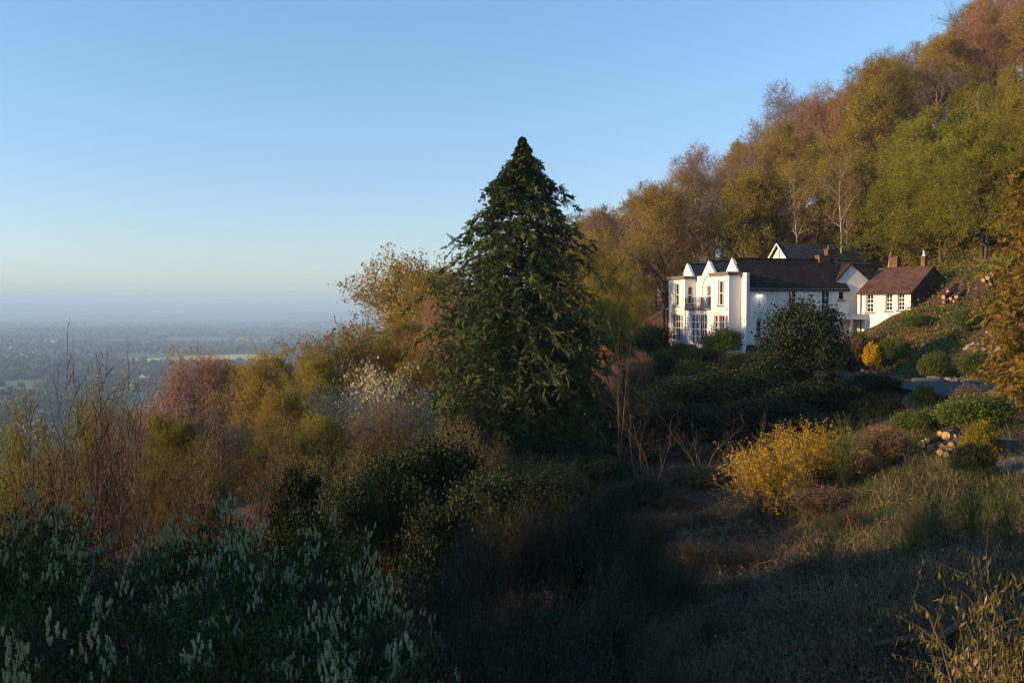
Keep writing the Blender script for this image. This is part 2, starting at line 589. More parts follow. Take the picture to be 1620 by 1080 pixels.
def field(name, pxs, mat, lift=.6):
    """a field on the plain through photo pixels"""
    pts = []
    for px, py in pxs:
        Y = 1.0
        p = at(px, py, 1.0)
        Y = (PLAIN + lift) / p[2]
        pts.append(p * Y)
    o = MB().add(pts, [tuple(range(len(pts)))]).obj(name, mat)
    tag(o, kind='structure')


field('rapeseed_field', [(183, 568), (235, 571.5), (300, 575), (430, 573), (452, 562), (400, 560), (300, 562.5), (262, 566)], solid('rapeseed', (.62, .52, .03), (.48, .42, .04), .02, 1))
field('green_field', [(-40, 626), (0, 624), (62, 614), (62, 607), (20, 606), (-40, 608)], solid('pasture', (.16, .22, .06), (.12, .17, .05), .02, 1))
field('pale_field', [(205, 632), (270, 636), (268, 626), (215, 624)], solid('stubble', (.2, .17, .11), (.15, .13, .08), .02, 1))
field('grey_field', [(262, 538), (420, 541), (430, 535), (280, 534)], solid('winter_wheat', (.17, .19, .1), (.14, .15, .09), .01, 1))
field('far_green_field', [(222, 527), (275, 527.5), (270, 525), (225, 525)], solid('far_pasture', (.2, .24, .09), (.17, .2, .08), .01, 1))
field('mown_field', [(470, 548), (560, 551), (590, 545), (490, 544)], solid('mown_grass', (.17, .2, .09), (.12, .16, .07), .01, 1))

# distant hills on the horizon
_hx = np.linspace(-22000, 9000, 180)
for nm, Y0, hgt, ph in (('horizon_hills', 26000, 190, .3), ('middle_hills', 17000, 55, 1.9)):
    prof = hgt * (.75 + .18 * np.sin(_hx / 3100 + ph) + .12 * np.sin(_hx / 1300 + 2 * ph) + .05 * np.sin(_hx / 430))
    rows = [0, .35, .75, 1, .7, 0]
    offs = [-2600, -1500, -600, 0, 900, 2500]
    X = np.repeat(_hx[None], 6, 0)
    Yv = Y0 + np.array(offs)[:, None] + 500 * np.sin(_hx / 2400)[None]
    Zv = PLAIN - 2 + np.array(rows)[:, None] * (prof + (150 if Y0 > 20000 else 60))[None]
    grid_obj(nm, X, Yv, Zv, solid('hill_woods_' + nm, (.05, .06, .03), (.09, .1, .05), .002, 1))

# woods and hedges of the plain: one mass, seen from far above
rng = np.random.default_rng(5)


def puffs(P, H, Wd, k, mb, mi=0, sc=1.0):
    """tree masses: each point gets k crossed leaf-clump faces filling a dome"""
    N = len(P)
    d = nrm(rng.normal(size=(N, k, 3)))
    d[..., 2] = np.abs(d[..., 2])
    r = rng.uniform(.35, 1, (N, k, 1)) ** .5
    C = P[:, None, :] + d * r * np.stack([Wd, Wd, H], -1)[:, None, :] * np.array([1, 1, .95])
    s = sc * (rng.uniform(.25, .5, (N, k)) * Wd[:, None])[..., None]
    nn = nrm(d + .6 * rng.normal(size=d.shape))
    u = nrm(np.cross(nn, rng.normal(size=d.shape)))
    w = np.cross(nn, u)
    V = np.stack([C - u * s - w * s * .7, C + u * s - w * s * .8, C + u * s * .8 + w * s, C - u * s * .7 + w * s * .8], 2).reshape(-1, 3)
    mb.add(V, np.arange(len(V)).reshape(-1, 4), mi)


mb = MB()
pts = []
for i in range(300):                               # hedgerows
    Y = 1000 * np.exp(rng.uniform(0, 2.6))
    X = rng.uniform(-.62, .12) * Y
    a = rng.choice([.1, .15, 1.5, .3]) + rng.normal() * .15
    Ln = rng.uniform(150, 600) * (Y / 3000) ** .4
    t = np.linspace(-.5, .5, max(6, int(Ln / (9 + Y * .003))))
    pts.append(np.stack([X + np.cos(a) * t * Ln, Y + np.sin(a) * t * Ln, 0 * t], -1) + rng.normal(size=(len(t), 3)) * [6, 6, 0])
for i in range(85):                               # copses
    Y = 900 * np.exp(rng.uniform(0, 2.5))
    X = rng.uniform(-.62, .12) * Y
    k = int(rng.uniform(20, 70))
    pts.append(np.stack([X + rng.normal(size=k) * Y * .035, Y + rng.normal(size=k) * Y * .03, np.zeros(k)], -1))
for (px, py, sxp, k) in ((90, 590, 120, 520), (200, 585, 150, 420), (330, 592, 110, 200), (60, 635, 90, 160), (240, 612, 60, 140), (150, 522, 90, 260), (330, 555, 120, 260), (470, 556, 90, 200), (560, 530, 90, 200)):
    c = at(px, py, 1.0)
    c = c * (PLAIN / c[2])
    pts.append(np.stack([c[0] + rng.normal(size=k) * sxp / 1575 * c[1] * .6, c[1] + rng.normal(size=k) * c[1] * .035, np.zeros(k)], -1))
P = np.concatenate(pts)
pxx, pyy = px_of(P[:, 0], P[:, 1], P[:, 2] * 0 + PLAIN)
inb = np.zeros(len(P), bool)
for (x0, y0, x1, y1) in ((170, 559, 470, 577), (-40, 603, 66, 628), (262, 533, 430, 542), (200, 622, 275, 640), (215, 600, 238, 610),):
    inb |= (pxx > x0) & (pxx < x1) & (pyy > y0) & (pyy < y1) & (rng.uniform(size=len(P)) < .93)
P = P[~inb]
P[:, 2] = PLAIN
H = rng.uniform(6, 15, len(P)) * (1 + P[:, 1] / 16000)
Wd = H * rng.uniform(.45, .75, len(P)) * (1 + P[:, 1] / 9000)
near = P[:, 1] < 3200
puffs(P[near], H[near], Wd[near], 70, mb)
puffs(P[~near], H[~near], Wd[~near], 14, mb)
# woods on the lower slope between the garden and the plain
k = 700
yy = rng.uniform(110, 950, k)
xx = -rng.uniform(.0, .62, k) * yy - 25
zz_ = gz(xx, yy)
Q = np.stack([xx, yy, zz_], -1)
hh = rng.uniform(8, 14, k)
puffs(Q, hh, hh * .5, 260, mb, 0, .35)
M['far_wood'] = foliage('far_wood', [(.06, .062, .03), (.1, .095, .042), (.14, .115, .06), (.12, .13, .045)], 0, .012, .95, .05, 0)
tag(mb.obj('distant_woods', M['far_wood']), kind='stuff')

# ------------------------------------------------------------------ the white house
def frame_T(O, u, v):
    O, u, v = np.asarray(O, float), np.asarray(u, float), np.asarray(v, float)

    def T(p):
        p = np.asarray(p, float)
        return O + p[:, 0:1] * u + p[:, 1:2] * v + p[:, 2:3] * np.array([0, 0, 1.])
    return T


M['slate'] = solid('slate_blue', (.045, .05, .06), (.075, .08, .092), 5, .55, .2, (1, 1, 1))
M['glass'] = None
m, n, b = newmat('window_glass')
b.inputs['Base Color'].default_value = (.02, .025, .03, 1)
b.inputs['Roughness'].default_value = .06
tr = n.nodes.new('ShaderNodeBsdfTransparent')
mx = n.nodes.new('ShaderNodeMixShader')
mx.inputs[0].default_value = .45
n.links.new(tr.outputs[0], mx.inputs[1])
n.links.new(b.outputs[0], mx.inputs[2])
n.links.new(mx.outputs[0], n.nodes['Material Output'].inputs[0])
M['glass'] = m
M['curtain'] = solid('curtain_linen', (.5, .4, .3), (.38, .3, .22), 8, .9, 0, (6, 6, .2))
M['dark_paint'] = solid('dark_grey_paint', (.05, .047, .048), (.075, .07, .07), 3, .5)
M['lead'] = solid('lead_grey', (.16, .155, .155), (.12, .115, .115), 3, .6)
M['iron'] = solid('black_iron', (.03, .028, .028), (.045, .04, .04), 8, .5)


def tiles(name, c1, c2, cm, sx=.28, sy=.2, moss=None):
    m, n, b = newmat(name)
    uv = n.nodes.new('ShaderNodeTexCoord')
    br = n.nodes.new('ShaderNodeTexBrick')
    br.inputs['Color1'].default_value = rgba(c1)
    br.inputs['Color2'].default_value = rgba(c2)
    br.inputs['Mortar'].default_value = rgba(cm)
    br.inputs['Scale'].default_value = 1.0
    br.inputs['Brick Width'].default_value = sx
    br.inputs['Row Height'].default_value = sy
    br.inputs['Mortar Size'].default_value = .012
    n.links.new(uv.outputs['UV'], br.inputs['Vector'])
    z = noise(n, .9, 6, rough=.65)
    r = ramp(n, [(.35, (.55, .55, .55)), (.65, (1.25, 1.2, 1.15))])
    n.links.new(z.outputs['Fac'], r.inputs[0])
    mu = n.nodes.new('ShaderNodeMix')
    mu.data_type = 'RGBA'
    mu.blend_type = 'MULTIPLY'
    mu.inputs[0].default_value = 1
    n.links.new(br.outputs['Color'], mu.inputs[6])
    n.links.new(r.outputs[0], mu.inputs[7])
    out = mu.outputs[2]
    if moss:
        z2 = noise(n, 2.2, 5, rough=.7)
        r2 = ramp(n, [(.6, (0, 0, 0)), (.72, (1, 1, 1))])
        n.links.new(z2.outputs['Fac'], r2.inputs[0])
        m3 = n.nodes.new('ShaderNodeMix')
        m3.data_type = 'RGBA'
        n.links.new(r2.outputs[0], m3.inputs[0])
        n.links.new(out, m3.inputs[6])
        m3.inputs[7].default_value = rgba(moss)
        out = m3.outputs[2]
    n.links.new(out, b.inputs['Base Color'])
    b.inputs['Roughness'].default_value = .85
    b.inputs['Specular IOR Level'].default_value = .2
    bp = n.nodes.new('ShaderNodeBump')
    bp.inputs['Strength'].default_value = .7
    bp.inputs['Distance'].default_value = .03
    n.links.new(br.outputs['Fac'], bp.inputs['Height'])
    bp.invert = True
    n.links.new(bp.outputs[0], b.inputs['Normal'])
    return m


M['roof_dark'] = tiles('roof_tiles_dark', (.026, .018, .017), (.04, .028, .025), (.018, .014, .013), moss=(.09, .085, .06))
M['roof_brown'] = tiles('roof_tiles_brown', (.095, .052, .04), (.14, .078, .058), (.04, .025, .02), moss=(.14, .12, .08))
M['roof_slate'] = tiles('roof_slates', (.04, .045, .055), (.062, .066, .078), (.018, .02, .024), .35, .25)
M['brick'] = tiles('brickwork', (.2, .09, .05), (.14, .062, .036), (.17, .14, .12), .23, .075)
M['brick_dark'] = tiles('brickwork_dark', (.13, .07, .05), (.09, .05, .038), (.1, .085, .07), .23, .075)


def uvbox(o):
    """lay a metre-scaled UV map on each face from its own plane, so courses run level"""
    me = o.data
    uv = me.uv_layers.new(name='metres')
    Z = Vector((0, 0, 1))
    for p in me.polygons:
        nn = p.normal
        a = Z.cross(nn)
        a = Vector((1, 0, 0)) if a.length < .05 else a.normalized()
        c = nn.cross(a)
        for li in p.loop_indices:
            co = me.vertices[me.loops[li].vertex_index].co
            uv.data[li].uv = (co.dot(a), co.dot(c))
    return o


def wall_open(mb, T, s0, s1, z0, z1, opens, axis, pos, inward, reveal=.3, mi=0):
    """a wall face with real openings; axis 'u' = the wall runs along u at v=pos. inward: +1/-1 side of the room"""
    S = sorted({s0, s1, *[k for o in opens for k in o[:2]]})
    Z = sorted({z0, z1, *[k for o in opens for k in o[2:4]]})
    P = (lambda s, z, d=0.: (s, pos + d * inward, z)) if axis == 'u' else (lambda s, z, d=0.: (pos + d * inward, s, z))
    for i in range(len(S) - 1):
        for j in range(len(Z) - 1):
            cs, cz = (S[i] + S[i + 1]) / 2, (Z[j] + Z[j + 1]) / 2
            if any(o[0] < cs < o[1] and o[2] < cz < o[3] for o in opens):
                continue
            mb.add(T(np.array([P(S[i], Z[j]), P(S[i + 1], Z[j]), P(S[i + 1], Z[j + 1]), P(S[i], Z[j + 1])])), [(0, 1, 2, 3)], mi)
    for a, b_, c, d in [o[:4] for o in opens]:
        q = [(a, c), (b_, c), (b_, d), (a, d)]
        for k in range(4):
            (p, r), (p2, r2) = q[k], q[(k + 1) % 4]
            mb.add(T(np.array([P(p, r), P(p2, r2), P(p2, r2, reveal), P(p, r, reveal)])), [(0, 1, 2, 3)], mi)


def window(root, T, axis, pos, inward, a, b, z0, z1, cols=2, rows=2, depth=.17, sill=True, curtain=True, mull=None, open_door=False):
    """frame with bars; pane, sill and curtains are its sub-parts"""
    def P(s0, s1, d0, d1, y0, y1):
        if axis == 'u':
            lo, hi = sorted((pos + d0 * inward, pos + d1 * inward))
            return (s0, lo, y0), (s1, hi, y1)
        lo, hi = sorted((pos + d0 * inward, pos + d1 * inward))
        return (lo, s0, y0), (hi, s1, y1)
    f = MB()
    fw = .085
    f.box(*P(a, a + fw, depth - .05, depth + .06, z0, z1), T=T)
    f.box(*P(b - fw, b, depth - .05, depth + .06, z0, z1), T=T)
    f.box(*P(a + fw, b - fw, depth - .05, depth + .06, z0, z0 + fw), T=T)
    f.box(*P(a + fw, b - fw, depth - .05, depth + .06, z1 - fw, z1), T=T)
    ia, ib, ja, jb = a + fw, b - fw, z0 + fw, z1 - fw
    xs = []
    if mull:
        for q in mull:
            c = ia + (ib - ia) * q
            f.box(*P(c - .06, c + .06, depth - .045, depth + .055, ja, jb), T=T)
            xs.append(c)
    for i in range(1, cols):
        c = ia + (ib - ia) * i / cols
        if not any(abs(c - x) < .1 for x in xs):
            f.box(*P(c - .022, c + .022, depth - .03, depth + .03, ja, jb), T=T)
    for j in range(1, rows):
        c = ja + (jb - ja) * j / rows
        hh = .04 if (j * 2 == rows) else .022
        f.box(*P(ia, ib, depth - .033, depth + .033, c - hh, c + hh), T=T)
    w = f.obj('window', M['white_paint'], root)
    g = MB().box(*P(ia - .01, ib + .01, depth + .004, depth + .012, ja - .01, jb + .01), T=T)
    g.obj('pane', M['glass'], w)
    if sill:
        MB().box(*P(a - .12, b + .12, -.12, .1, z0 - .11, z0 - .002), T=T).obj('sill', M['dark_paint'], w)
    if curtain:
        wd = (b - a) * .3
        for lo, hi in ((ia, ia + wd), (ib - wd, ib)):
            c = MB()
            k = 9
            ss = np.linspace(lo, hi, k)
            dd = depth + .16 + .035 * np.cos(np.arange(k) * np.pi)
            for i in range(k - 1):
                if axis == 'u':
                    q = [(ss[i], pos + dd[i] * inward, ja), (ss[i + 1], pos + dd[i + 1] * inward, ja), (ss[i + 1], pos + dd[i + 1] * inward, jb), (ss[i], pos + dd[i] * inward, jb)]
                else:
                    q = [(pos + dd[i] * inward, ss[i], ja), (pos + dd[i + 1] * inward, ss[i + 1], ja), (pos + dd[i + 1] * inward, ss[i + 1], jb), (pos + dd[i] * inward, ss[i], jb)]
                c.add(T(np.array(q)), [(0, 1, 2, 3)])
            c.obj('curtain', M['curtain'], w)
    return w


def slab(mb, T, pts, th=.12, mi=0):
    """roof slope: 4 corner points (local) thickened downwards"""
    p = np.array(pts, float)
    nn = np.cross(p[1] - p[0], p[3] - p[0])
    nn = nn / np.linalg.norm(nn)
    if nn[2] < 0:
        nn = -nn
    q = p - nn * th
    mb.add(T(np.vstack([p, q])), [(0, 1, 2, 3), (7, 6, 5, 4), (0, 4, 5, 1), (1, 5, 6, 2), (2, 6, 7, 3), (3, 7, 4, 0)], mi)


def chimney(root, T, a, b, c, d, z0, z1, mat, pots=1, potmat=None):
    s = MB()
    s.box((a, c, z0), (b, d, z1), T=T)
    s.box((a - .07, c - .07, z1), (b + .07, d + .07, z1 + .13), T=T)
    st = uvbox(s.obj('chimney', mat, root))
    for i in range(pots):
        x = a + (b - a) * (i + .5) / pots
        y = (c + d) / 2
        zz = np.array([0, .08, .1, .4, .42, .5])
        rr_ = np.array([.15, .15, .11, .10, .14, .13])
        P = np.stack([np.full(6, x), np.full(6, y), z1 + .13 + zz], -1)
        MB().tube(T(P)[None], rr_[None], 10, cap=True).obj('chimney_pot', potmat or M['brick'], st)


HZ = -3.62                                  # ground at the house
O0 = at(1180, 548, 95)
O0[2] = 0
U_, V_ = np.array([.97, .2431, 0]), np.array([-.2431, .97, 0])
T = frame_T(O0, U_, V_)
house = thing('white_house', 'large white rendered house with three pointed gables, two window bays and a balcony', 'house', tuple(O0 + np.array([0, 0, HZ])), 0)
# children below are built in world space; keep them there
HP = bpy.data.objects.new('tmp', None)


def done(root):
    """parts were modelled in world coordinates: hang them on their thing without moving them"""
    off = Vector(root.location)
    rot = root.rotation_euler.to_matrix().inverted()

    def rec(o):
        if o.type == 'MESH' and o.data.users == 1:
            me = o.data
            v = np.empty(len(me.vertices) * 3, np.float32)
            me.vertices.foreach_get('co', v)
            v = (v.reshape(-1, 3) - np.array(off)) @ np.array(rot).T
            me.vertices.foreach_set('co', v.astype(np.float32).ravel())
            me.update()
        for c in o.children:
            rec(c)
    for c in root.children:
        rec(c)


bpy.data.objects.remove(HP)
FW = 16.6
# facade u = 0
pt = 3.55                                   # parapet height
wl = MB()
mid_win = (7.75, 8.75, .35, 2.55)
gables = [(3.1, 1.45, 5.1), (8.35, 1.6, 5.1), (13.7, 1.5, 5.05)]
wall_open(wl, T, 0, FW, HZ - .8, pt, [mid_win], 'v', 0, 1)
for c, h, zt in gables:
    for d in (0, .3):
        wl.add(T(np.array([(d, c - h, pt), (d, c + h, pt), (d, c, zt)])), [(0, 1, 2)])
    wl.add(T(np.array([(0, c - h, pt), (.3, c - h, pt), (.3, c, zt), (0, c, zt)])), [(0, 1, 2, 3)])
    wl.add(T(np.array([(0, c + h, pt), (.3, c + h, pt), (.3, c, zt), (0, c, zt)])), [(0, 1, 2, 3)])
wl.add(T(np.array([(.3, 0, pt), (.3, FW, pt), (.3, FW, 1.5), (.3, 0, 1.5)])), [(0, 1, 2, 3)])
wl.add(T(np.array([(0, 0, pt), (.3, 0, pt), (.3, FW, pt), (0, FW, pt)])), [(0, 1, 2, 3)])
# side wall v = 0
UL = 11.0
win_a = (1.05, 1.68, -2.75, -1.05)
win_b = (4.45, 5.3, -.2, 1.95)
win_c = (8.0, 8.95, -.2, 1.95)
win_d = (9.85, 10.5, .95, 1.85)
wall_open(wl, T, .02, UL, HZ - .8, 2.05, [win_a, win_b, win_c, win_d], 'u', 0, 1)
wl.box((.0, -.03, HZ + .2), (.32, -.003, pt), T=T)              # end pilaster
wl.add(T(np.array([(0, 0, 2.05), (.3, 0, 2.05), (.3, 0, pt), (0, 0, pt)])), [(0, 1, 2, 3)])
# closed back and far end
wl.add(T(np.array([(UL, 0, HZ - .8), (UL, FW, HZ - .8), (UL, FW, 2.2), (UL, 0, 2.05)])), [(0, 1, 2, 3)])
wl.add(T(np.array([(0, FW, HZ - .8), (UL, FW, HZ - .8), (UL, FW, 2.2), (0, FW, 2.2)])), [(0, 1, 2, 3)])
for c in (3.1, 8.35, 13.7):
    wl.add(T(np.array([(UL - .02, c - 2.8, 2.05), (UL - .02, c + 2.8, 2.05), (UL - .02, c, 4.85)])), [(0, 1, 2)])
wl.add(T(np.array([(0.3, .3, HZ + .02), (UL, .3, HZ + .02), (UL, FW, HZ + .02), (.3, FW, HZ + .02)])), [(0, 1, 2, 3)])   # floor
wl.add(T(np.array([(2.2, .3, HZ), (2.2, FW, HZ), (2.2, FW, 2.2), (2.2, .3, 2.2)])), [(0, 1, 2, 3)])     # first room's back wall
# side panel frame of the sign wall and rainwater strip
wl.box((2.2, -.03, HZ + .2), (2.26, -.003, 1.9), T=T)
wl.obj('wall', M['render'], house)
MB().box((.0, -.06, HZ - .7), (3.3, -.035, HZ + .28), T=T).obj('plinth', M['dark_paint'], house)

# bays
BP = 1.3
for (b0, b1, ws, wg, zt) in ((1.0, 4.95, [(2.15, 3.35, .42, 2.85)], (1.25, 4.35, -3.05, -.5), 3.3), (11.3, 15.6, [(12.75, 13.95, .42, 2.85)], (11.75, 14.85, -3.35, -.5), 3.22)):
    bw = MB()
    wall_open(bw, T, b0, b1, HZ - .8, zt, ws + [wg], 'v', -BP, 1)
    side_open = [(-1.0, -.42, .6, 2.5)] if b0 > 8 else []
    wall_open(bw, T, -BP, 0, HZ - .8, zt, side_open, 'u', b0, 1, reveal=.14)
    bw.add(T(np.array([(-BP, b1, HZ - .8), (0, b1, HZ - .8), (0, b1, zt), (-BP, b1, zt)])), [(0, 1, 2, 3)])
    bay = bw.obj('bay', M['render'], house)
    cn = MB()
    cn.box((-BP - .16, b0 - .16, zt), (-.003, b1 + .16, zt + .2), T=T)
    cn.box((-BP - .24, b0 - .24, zt + .2), (-.003, b1 + .24, zt + .36), T=T)
    cn.obj('cornice', M['lead'], bay)
    for w in ws:
        window(house, T, 'v', -BP, 1, *w, cols=2, rows=2, depth=.2)
    window(house, T, 'v', -BP, 1, *wg, cols=6, rows=4, depth=.2, mull=(.26, .74), sill=False)
    for w in side_open:
        window(house, T, 'u', b0, 1, *w, cols=1, rows=2, depth=.1, curtain=False)
    for s in (-1, 1):
        p = (b1 - .35) if s > 0 else b0 + .25
        if (s < 0) == (b0 < 8):
            fl = MB()
            for k in (0, .28):
                fl.box((-BP - .2, p + k, .02), (-BP - .03, p + k + .16, .17), T=T)
            fl.box((-BP - .05, p - .02, .06), (-BP - .003, p + .46, .12), T=T)
            fl.obj('floodlight', M['white_paint'], house)
window(house, T, 'v', 0, 1, *mid_win, cols=2, rows=2, depth=.18)
# arched recess moulding round the middle window
arc = []
for k in range(21):
    a = math.pi * k / 20
    arc.append((-.04, 8.25 + 1.5 * math.cos(a), 1.95 + 1.5 * math.sin(a)))
arc = [(-.04, 9.75, .1)] + arc + [(-.04, 6.75, .1)]
MB().tube(T(np.array(arc))[None], np.full((1, len(arc)), .07), 6).obj('arch_moulding', solid('render_worn', (.52, .46, .4), (.44, .39, .34), 3, .8), house)
# garden room between the bays, with the balcony on it
gr = MB()
door_o = (6.0, 10.0, -3.55, -.45)
wall_open(gr, T, 4.98, 11.27, HZ - .8, -.02, [door_o], 'v', -BP + .12, 1)
gr.obj('garden_room', M['render'], house)
MB().box((-BP - .12, 4.99, -.02), (-.003, 11.26, .2), T=T).obj('balcony_floor', M['lead'], house)
window(house, T, 'v', -BP + .12, 1, *door_o, cols=8, rows=4, depth=.16, mull=(.22, .5, .78), sill=False)
rl = MB()
for zz in (.28, 1.2):
    rl.box((-BP - .07, 5.0, zz), (-BP - .03, 11.25, zz + .04), T=T)
nb = 44
for k in range(nb + 1):
    y = 5.03 + (11.2 - 5.03) * k / nb
    rl.box((-BP - .058, y - .011, .2), (-BP - .042, y + .011, 1.2), T=T)
for y in (5.0, 7.05, 9.1, 11.1):
    rl.box((-BP - .075, y, .2), (-BP - .025, y + .05, 1.28), T=T)
for k in range(12):                                     # scrolls in the panel heads
    y = 5.3 + k * .52
    th = np.linspace(0, 2 * np.pi, 13)
    P = np.stack([np.full(13, -BP - .05), y + .12 * np.cos(th), 1.05 + .12 * np.sin(th)], -1)
    rl.tube(T(P)[None], np.full((1, 13), .012), 4)
rl.obj('balcony_railing', M['iron'], house)
# roofs: three parallel ridges
for c, h, zt in gables:
    rf = MB()
    half = 3.25 if c < 5 else 2.66
    near = 3.25 if c < 5 else 2.6
    far = 2.66
    zr = zt - .06
    u0, u1 = .12, UL + .1
    slab(rf, T, [(u0, c, zr), (u1, c, zr), (u1, c - near, zr - near * .97), (u0 + (.19 if c < 5 else .2), c - near, zr - near * .97)])
    slab(rf, T, [(u0, c, zr), (u1, c, zr), (u1, c + far, zr - far * 1.02), (u0 + .2, c + far, zr - far * 1.02)])
    r = uvbox(rf.obj('roof', M['roof_dark'] if c < 5 else M['roof_slate'], house))
    rt = MB()
    for k in range(24):
        a = u0 + (u1 - u0) * k / 24
        th = np.linspace(-.2, np.pi + .2, 7)
        sec = np.stack([0 * th, c + .13 * np.cos(th), zr - .03 + .11 * np.sin(th)], -1)
        b2 = a + (u1 - u0) / 24 * .97
        s0_, s1_ = sec.copy(), sec.copy()
        s0_[:, 0], s1_[:, 0] = a, b2
        V = np.vstack([s0_, s1_])
        rt.add(T(V), [(i, i + 1, i + 8, i + 7) for i in range(6)])
    rt.obj('ridge', M['roof_dark'] if c < 5 else M['roof_slate'], r)
gut = MB()
gut.tube(T(np.array([(.35, -.14, 1.86), (UL, -.14, 1.86)]))[None], np.full((1, 2), .07), 6)
gut.obj('gutter', M['iron'], house)
gp = MB()
gp.tube(T(np.array([(2.95, -.06, HZ), (2.95, -.06, 1.8)]))[None], np.full((1, 2), .045), 6)
gp.obj('drainpipe', M['white_paint'], house)
MB().tube(T(np.array([(9.2, -.06, HZ), (9.2, -.06, 1.8)]))[None], np.full((1, 2), .045), 6).obj('drainpipe', M['white_paint'], house)
window(house, T, 'u', 0, 1, *win_a, cols=1, rows=3, depth=.12, curtain=False)
for w in (win_b, win_c):
    window(house, T, 'u', 0, 1, *w, cols=2, rows=3, depth=.1)
window(house, T, 'u', 0, 1, *win_d, cols=1, rows=1, depth=.1, curtain=False)
# round head over the arched window
ah = MB()
th = np.linspace(0, np.pi, 11)
P = np.stack([1.365 + .33 * np.cos(th), np.full(11, -.02), -1.08 + .33 * np.sin(th)], -1)
ah.tube(T(P)[None], np.full((1, 11), .035), 5)
ah.obj('arched_head', M['render'], house)
ag = MB()
V = np.vstack([P, [[1.365, -.02, -1.08]]]) + [0, .012, 0]
ag.add(T(V), [tuple(range(11)) + (11,)])
ag.obj('arched_pane', M['glass'], house)
chimney(house, T, 9.4, 10.6, 2.7, 3.5, 4.0, 5.35, M['brick'], 0)
# aerial on the far bay roof
ae = MB()
for k in range(4):
    ae.tube(T(np.array([(-.7, 13.0 + k * .3, 3.58), (-.7, 13.0 + k * .3, 4.1)]))[None], np.full((1, 2), .02), 4)
ae.tube(T(np.array([(-.7, 12.9, 4.1), (-.7, 14.0, 4.1)]))[None], np.full((1, 2), .02), 4)
th = np.linspace(0, 2 * np.pi, 15)
ae.tube(T(np.stack([np.full(15, -.7), 13.4 + .26 * np.cos(th), 3.88 + .24 * np.sin(th)], -1))[None], np.full((1, 15), .02), 4)
ae.obj('aerial', M['iron'], house)
done(house)

# sign with its emblem and lamp
M['sign_ink'] = solid('sign_ink_grey', (.2, .2, .21), (.26, .26, .27), 4, .8)
sg = thing('wall_sign', 'white wall sign with oval tree emblem under a lit lamp on the side wall', 'sign', tuple(T(np.array([(1.35, 0, -.66)]))[0]))
MB().box((.55, -.05, -.66), (2.12, -.006, 1.42), T=T).obj('panel', solid('sign_panel', (.76, .76, .77), (.72, .72, .73), 2, .6), sg)
em = MB()
th = np.linspace(0, 2 * np.pi, 37)
em.tube(T(np.stack([1.33 + .56 * np.cos(th), np.full(37, -.055), .52 + .64 * np.sin(th)], -1))[None], np.full((1, 37), .016), 5)
em.box((1.315, -.065, -.05), (1.345, -.051, .95), T=T)
em.box((1.05, -.066, .27), (1.61, -.0512, .295), T=T)
for s in (-1, 1):
    for k in range(3):
        a0 = .78 - k * .13
        em.tube(T(np.array([(1.33, -.058, a0), (1.33 + s * (.08 + .05 * k), -.058, a0 - .06)]))[None], np.full((1, 2), .016), 4)
for a in range(8):
    q = a * math.pi / 4
    em.tube(T(np.array([(1.33, -.058, .92), (1.33 + .08 * math.cos(q), -.058, .92 + .08 * math.sin(q))]))[None], np.full((1, 2), .018), 4)
em.obj('emblem', M['sign_ink'], sg)


def letters(text, size, s, z, parent, mat):
    cu = bpy.data.curves.new('lettering', 'FONT')
    cu.body = text
    cu.size = size
    cu.align_x = 'CENTER'
    cu.extrude = .004
    tmp = bpy.data.objects.new('lettering', cu)
    COL.objects.link(tmp)
    bpy.context.view_layer.update()
    me = bpy.data.meshes.new_from_object(tmp.evaluated_get(bpy.context.evaluated_depsgraph_get()))
    bpy.data.objects.remove(tmp)
    v = np.empty(len(me.vertices) * 3, np.float32)
    me.vertices.foreach_get('co', v)
    v = v.reshape(-1, 3)
    w = T(np.stack([s + v[:, 0], -.058 - v[:, 2], z + v[:, 1]], -1))
    me.vertices.foreach_set('co', w.astype(np.float32).ravel())
    me.update()
    me.materials.clear()
    me.materials.append(mat)
    return link('lettering', me, parent)


letters('The Cottage', .24, 1.33, -.36, sg, M['sign_ink'])
letters('in the Wood', .13, 1.33, -.56, sg, M['sign_ink'])
lp = MB()
lp.tube(T(np.array([(1.35, -.005, 1.5), (1.35, -.18, 1.62), (1.35, -.34, 1.56)]))[None], np.full((1, 3), .02), 5)
lp.obj('lamp_arm', M['iron'], sg)
lm = MB()
lm.box((1.08, -.44, 1.47), (1.62, -.3, 1.58), T=T)
lm.obj('lamp_hood', M['iron'], sg)
me_, n_, b_ = newmat('lamp_glow')
b_.inputs['Emission Color'].default_value = (1, .85, .62, 1)
b_.inputs['Emission Strength'].default_value = 3
MB().box((1.12, -.42, 1.455), (1.58, -.32, 1.466), T=T).obj('bulb', me_, sg)
done(sg)
al = bpy.data.lights.new('sign_lamp', 'AREA')
al.energy = 2.0
al.size = .4
al.color = (1, .86, .66)
ao = bpy.data.objects.new('sign_lamp', al)
COL.objects.link(ao)
pL = T(np.array([(1.35, -.37, 1.44)]))[0]
ao.location = pL
ao.rotation_euler = (Vector(T(np.array([(1.35, 0, .6)]))[0]) - Vector(pL)).to_track_quat('-Z', 'Y').to_euler()

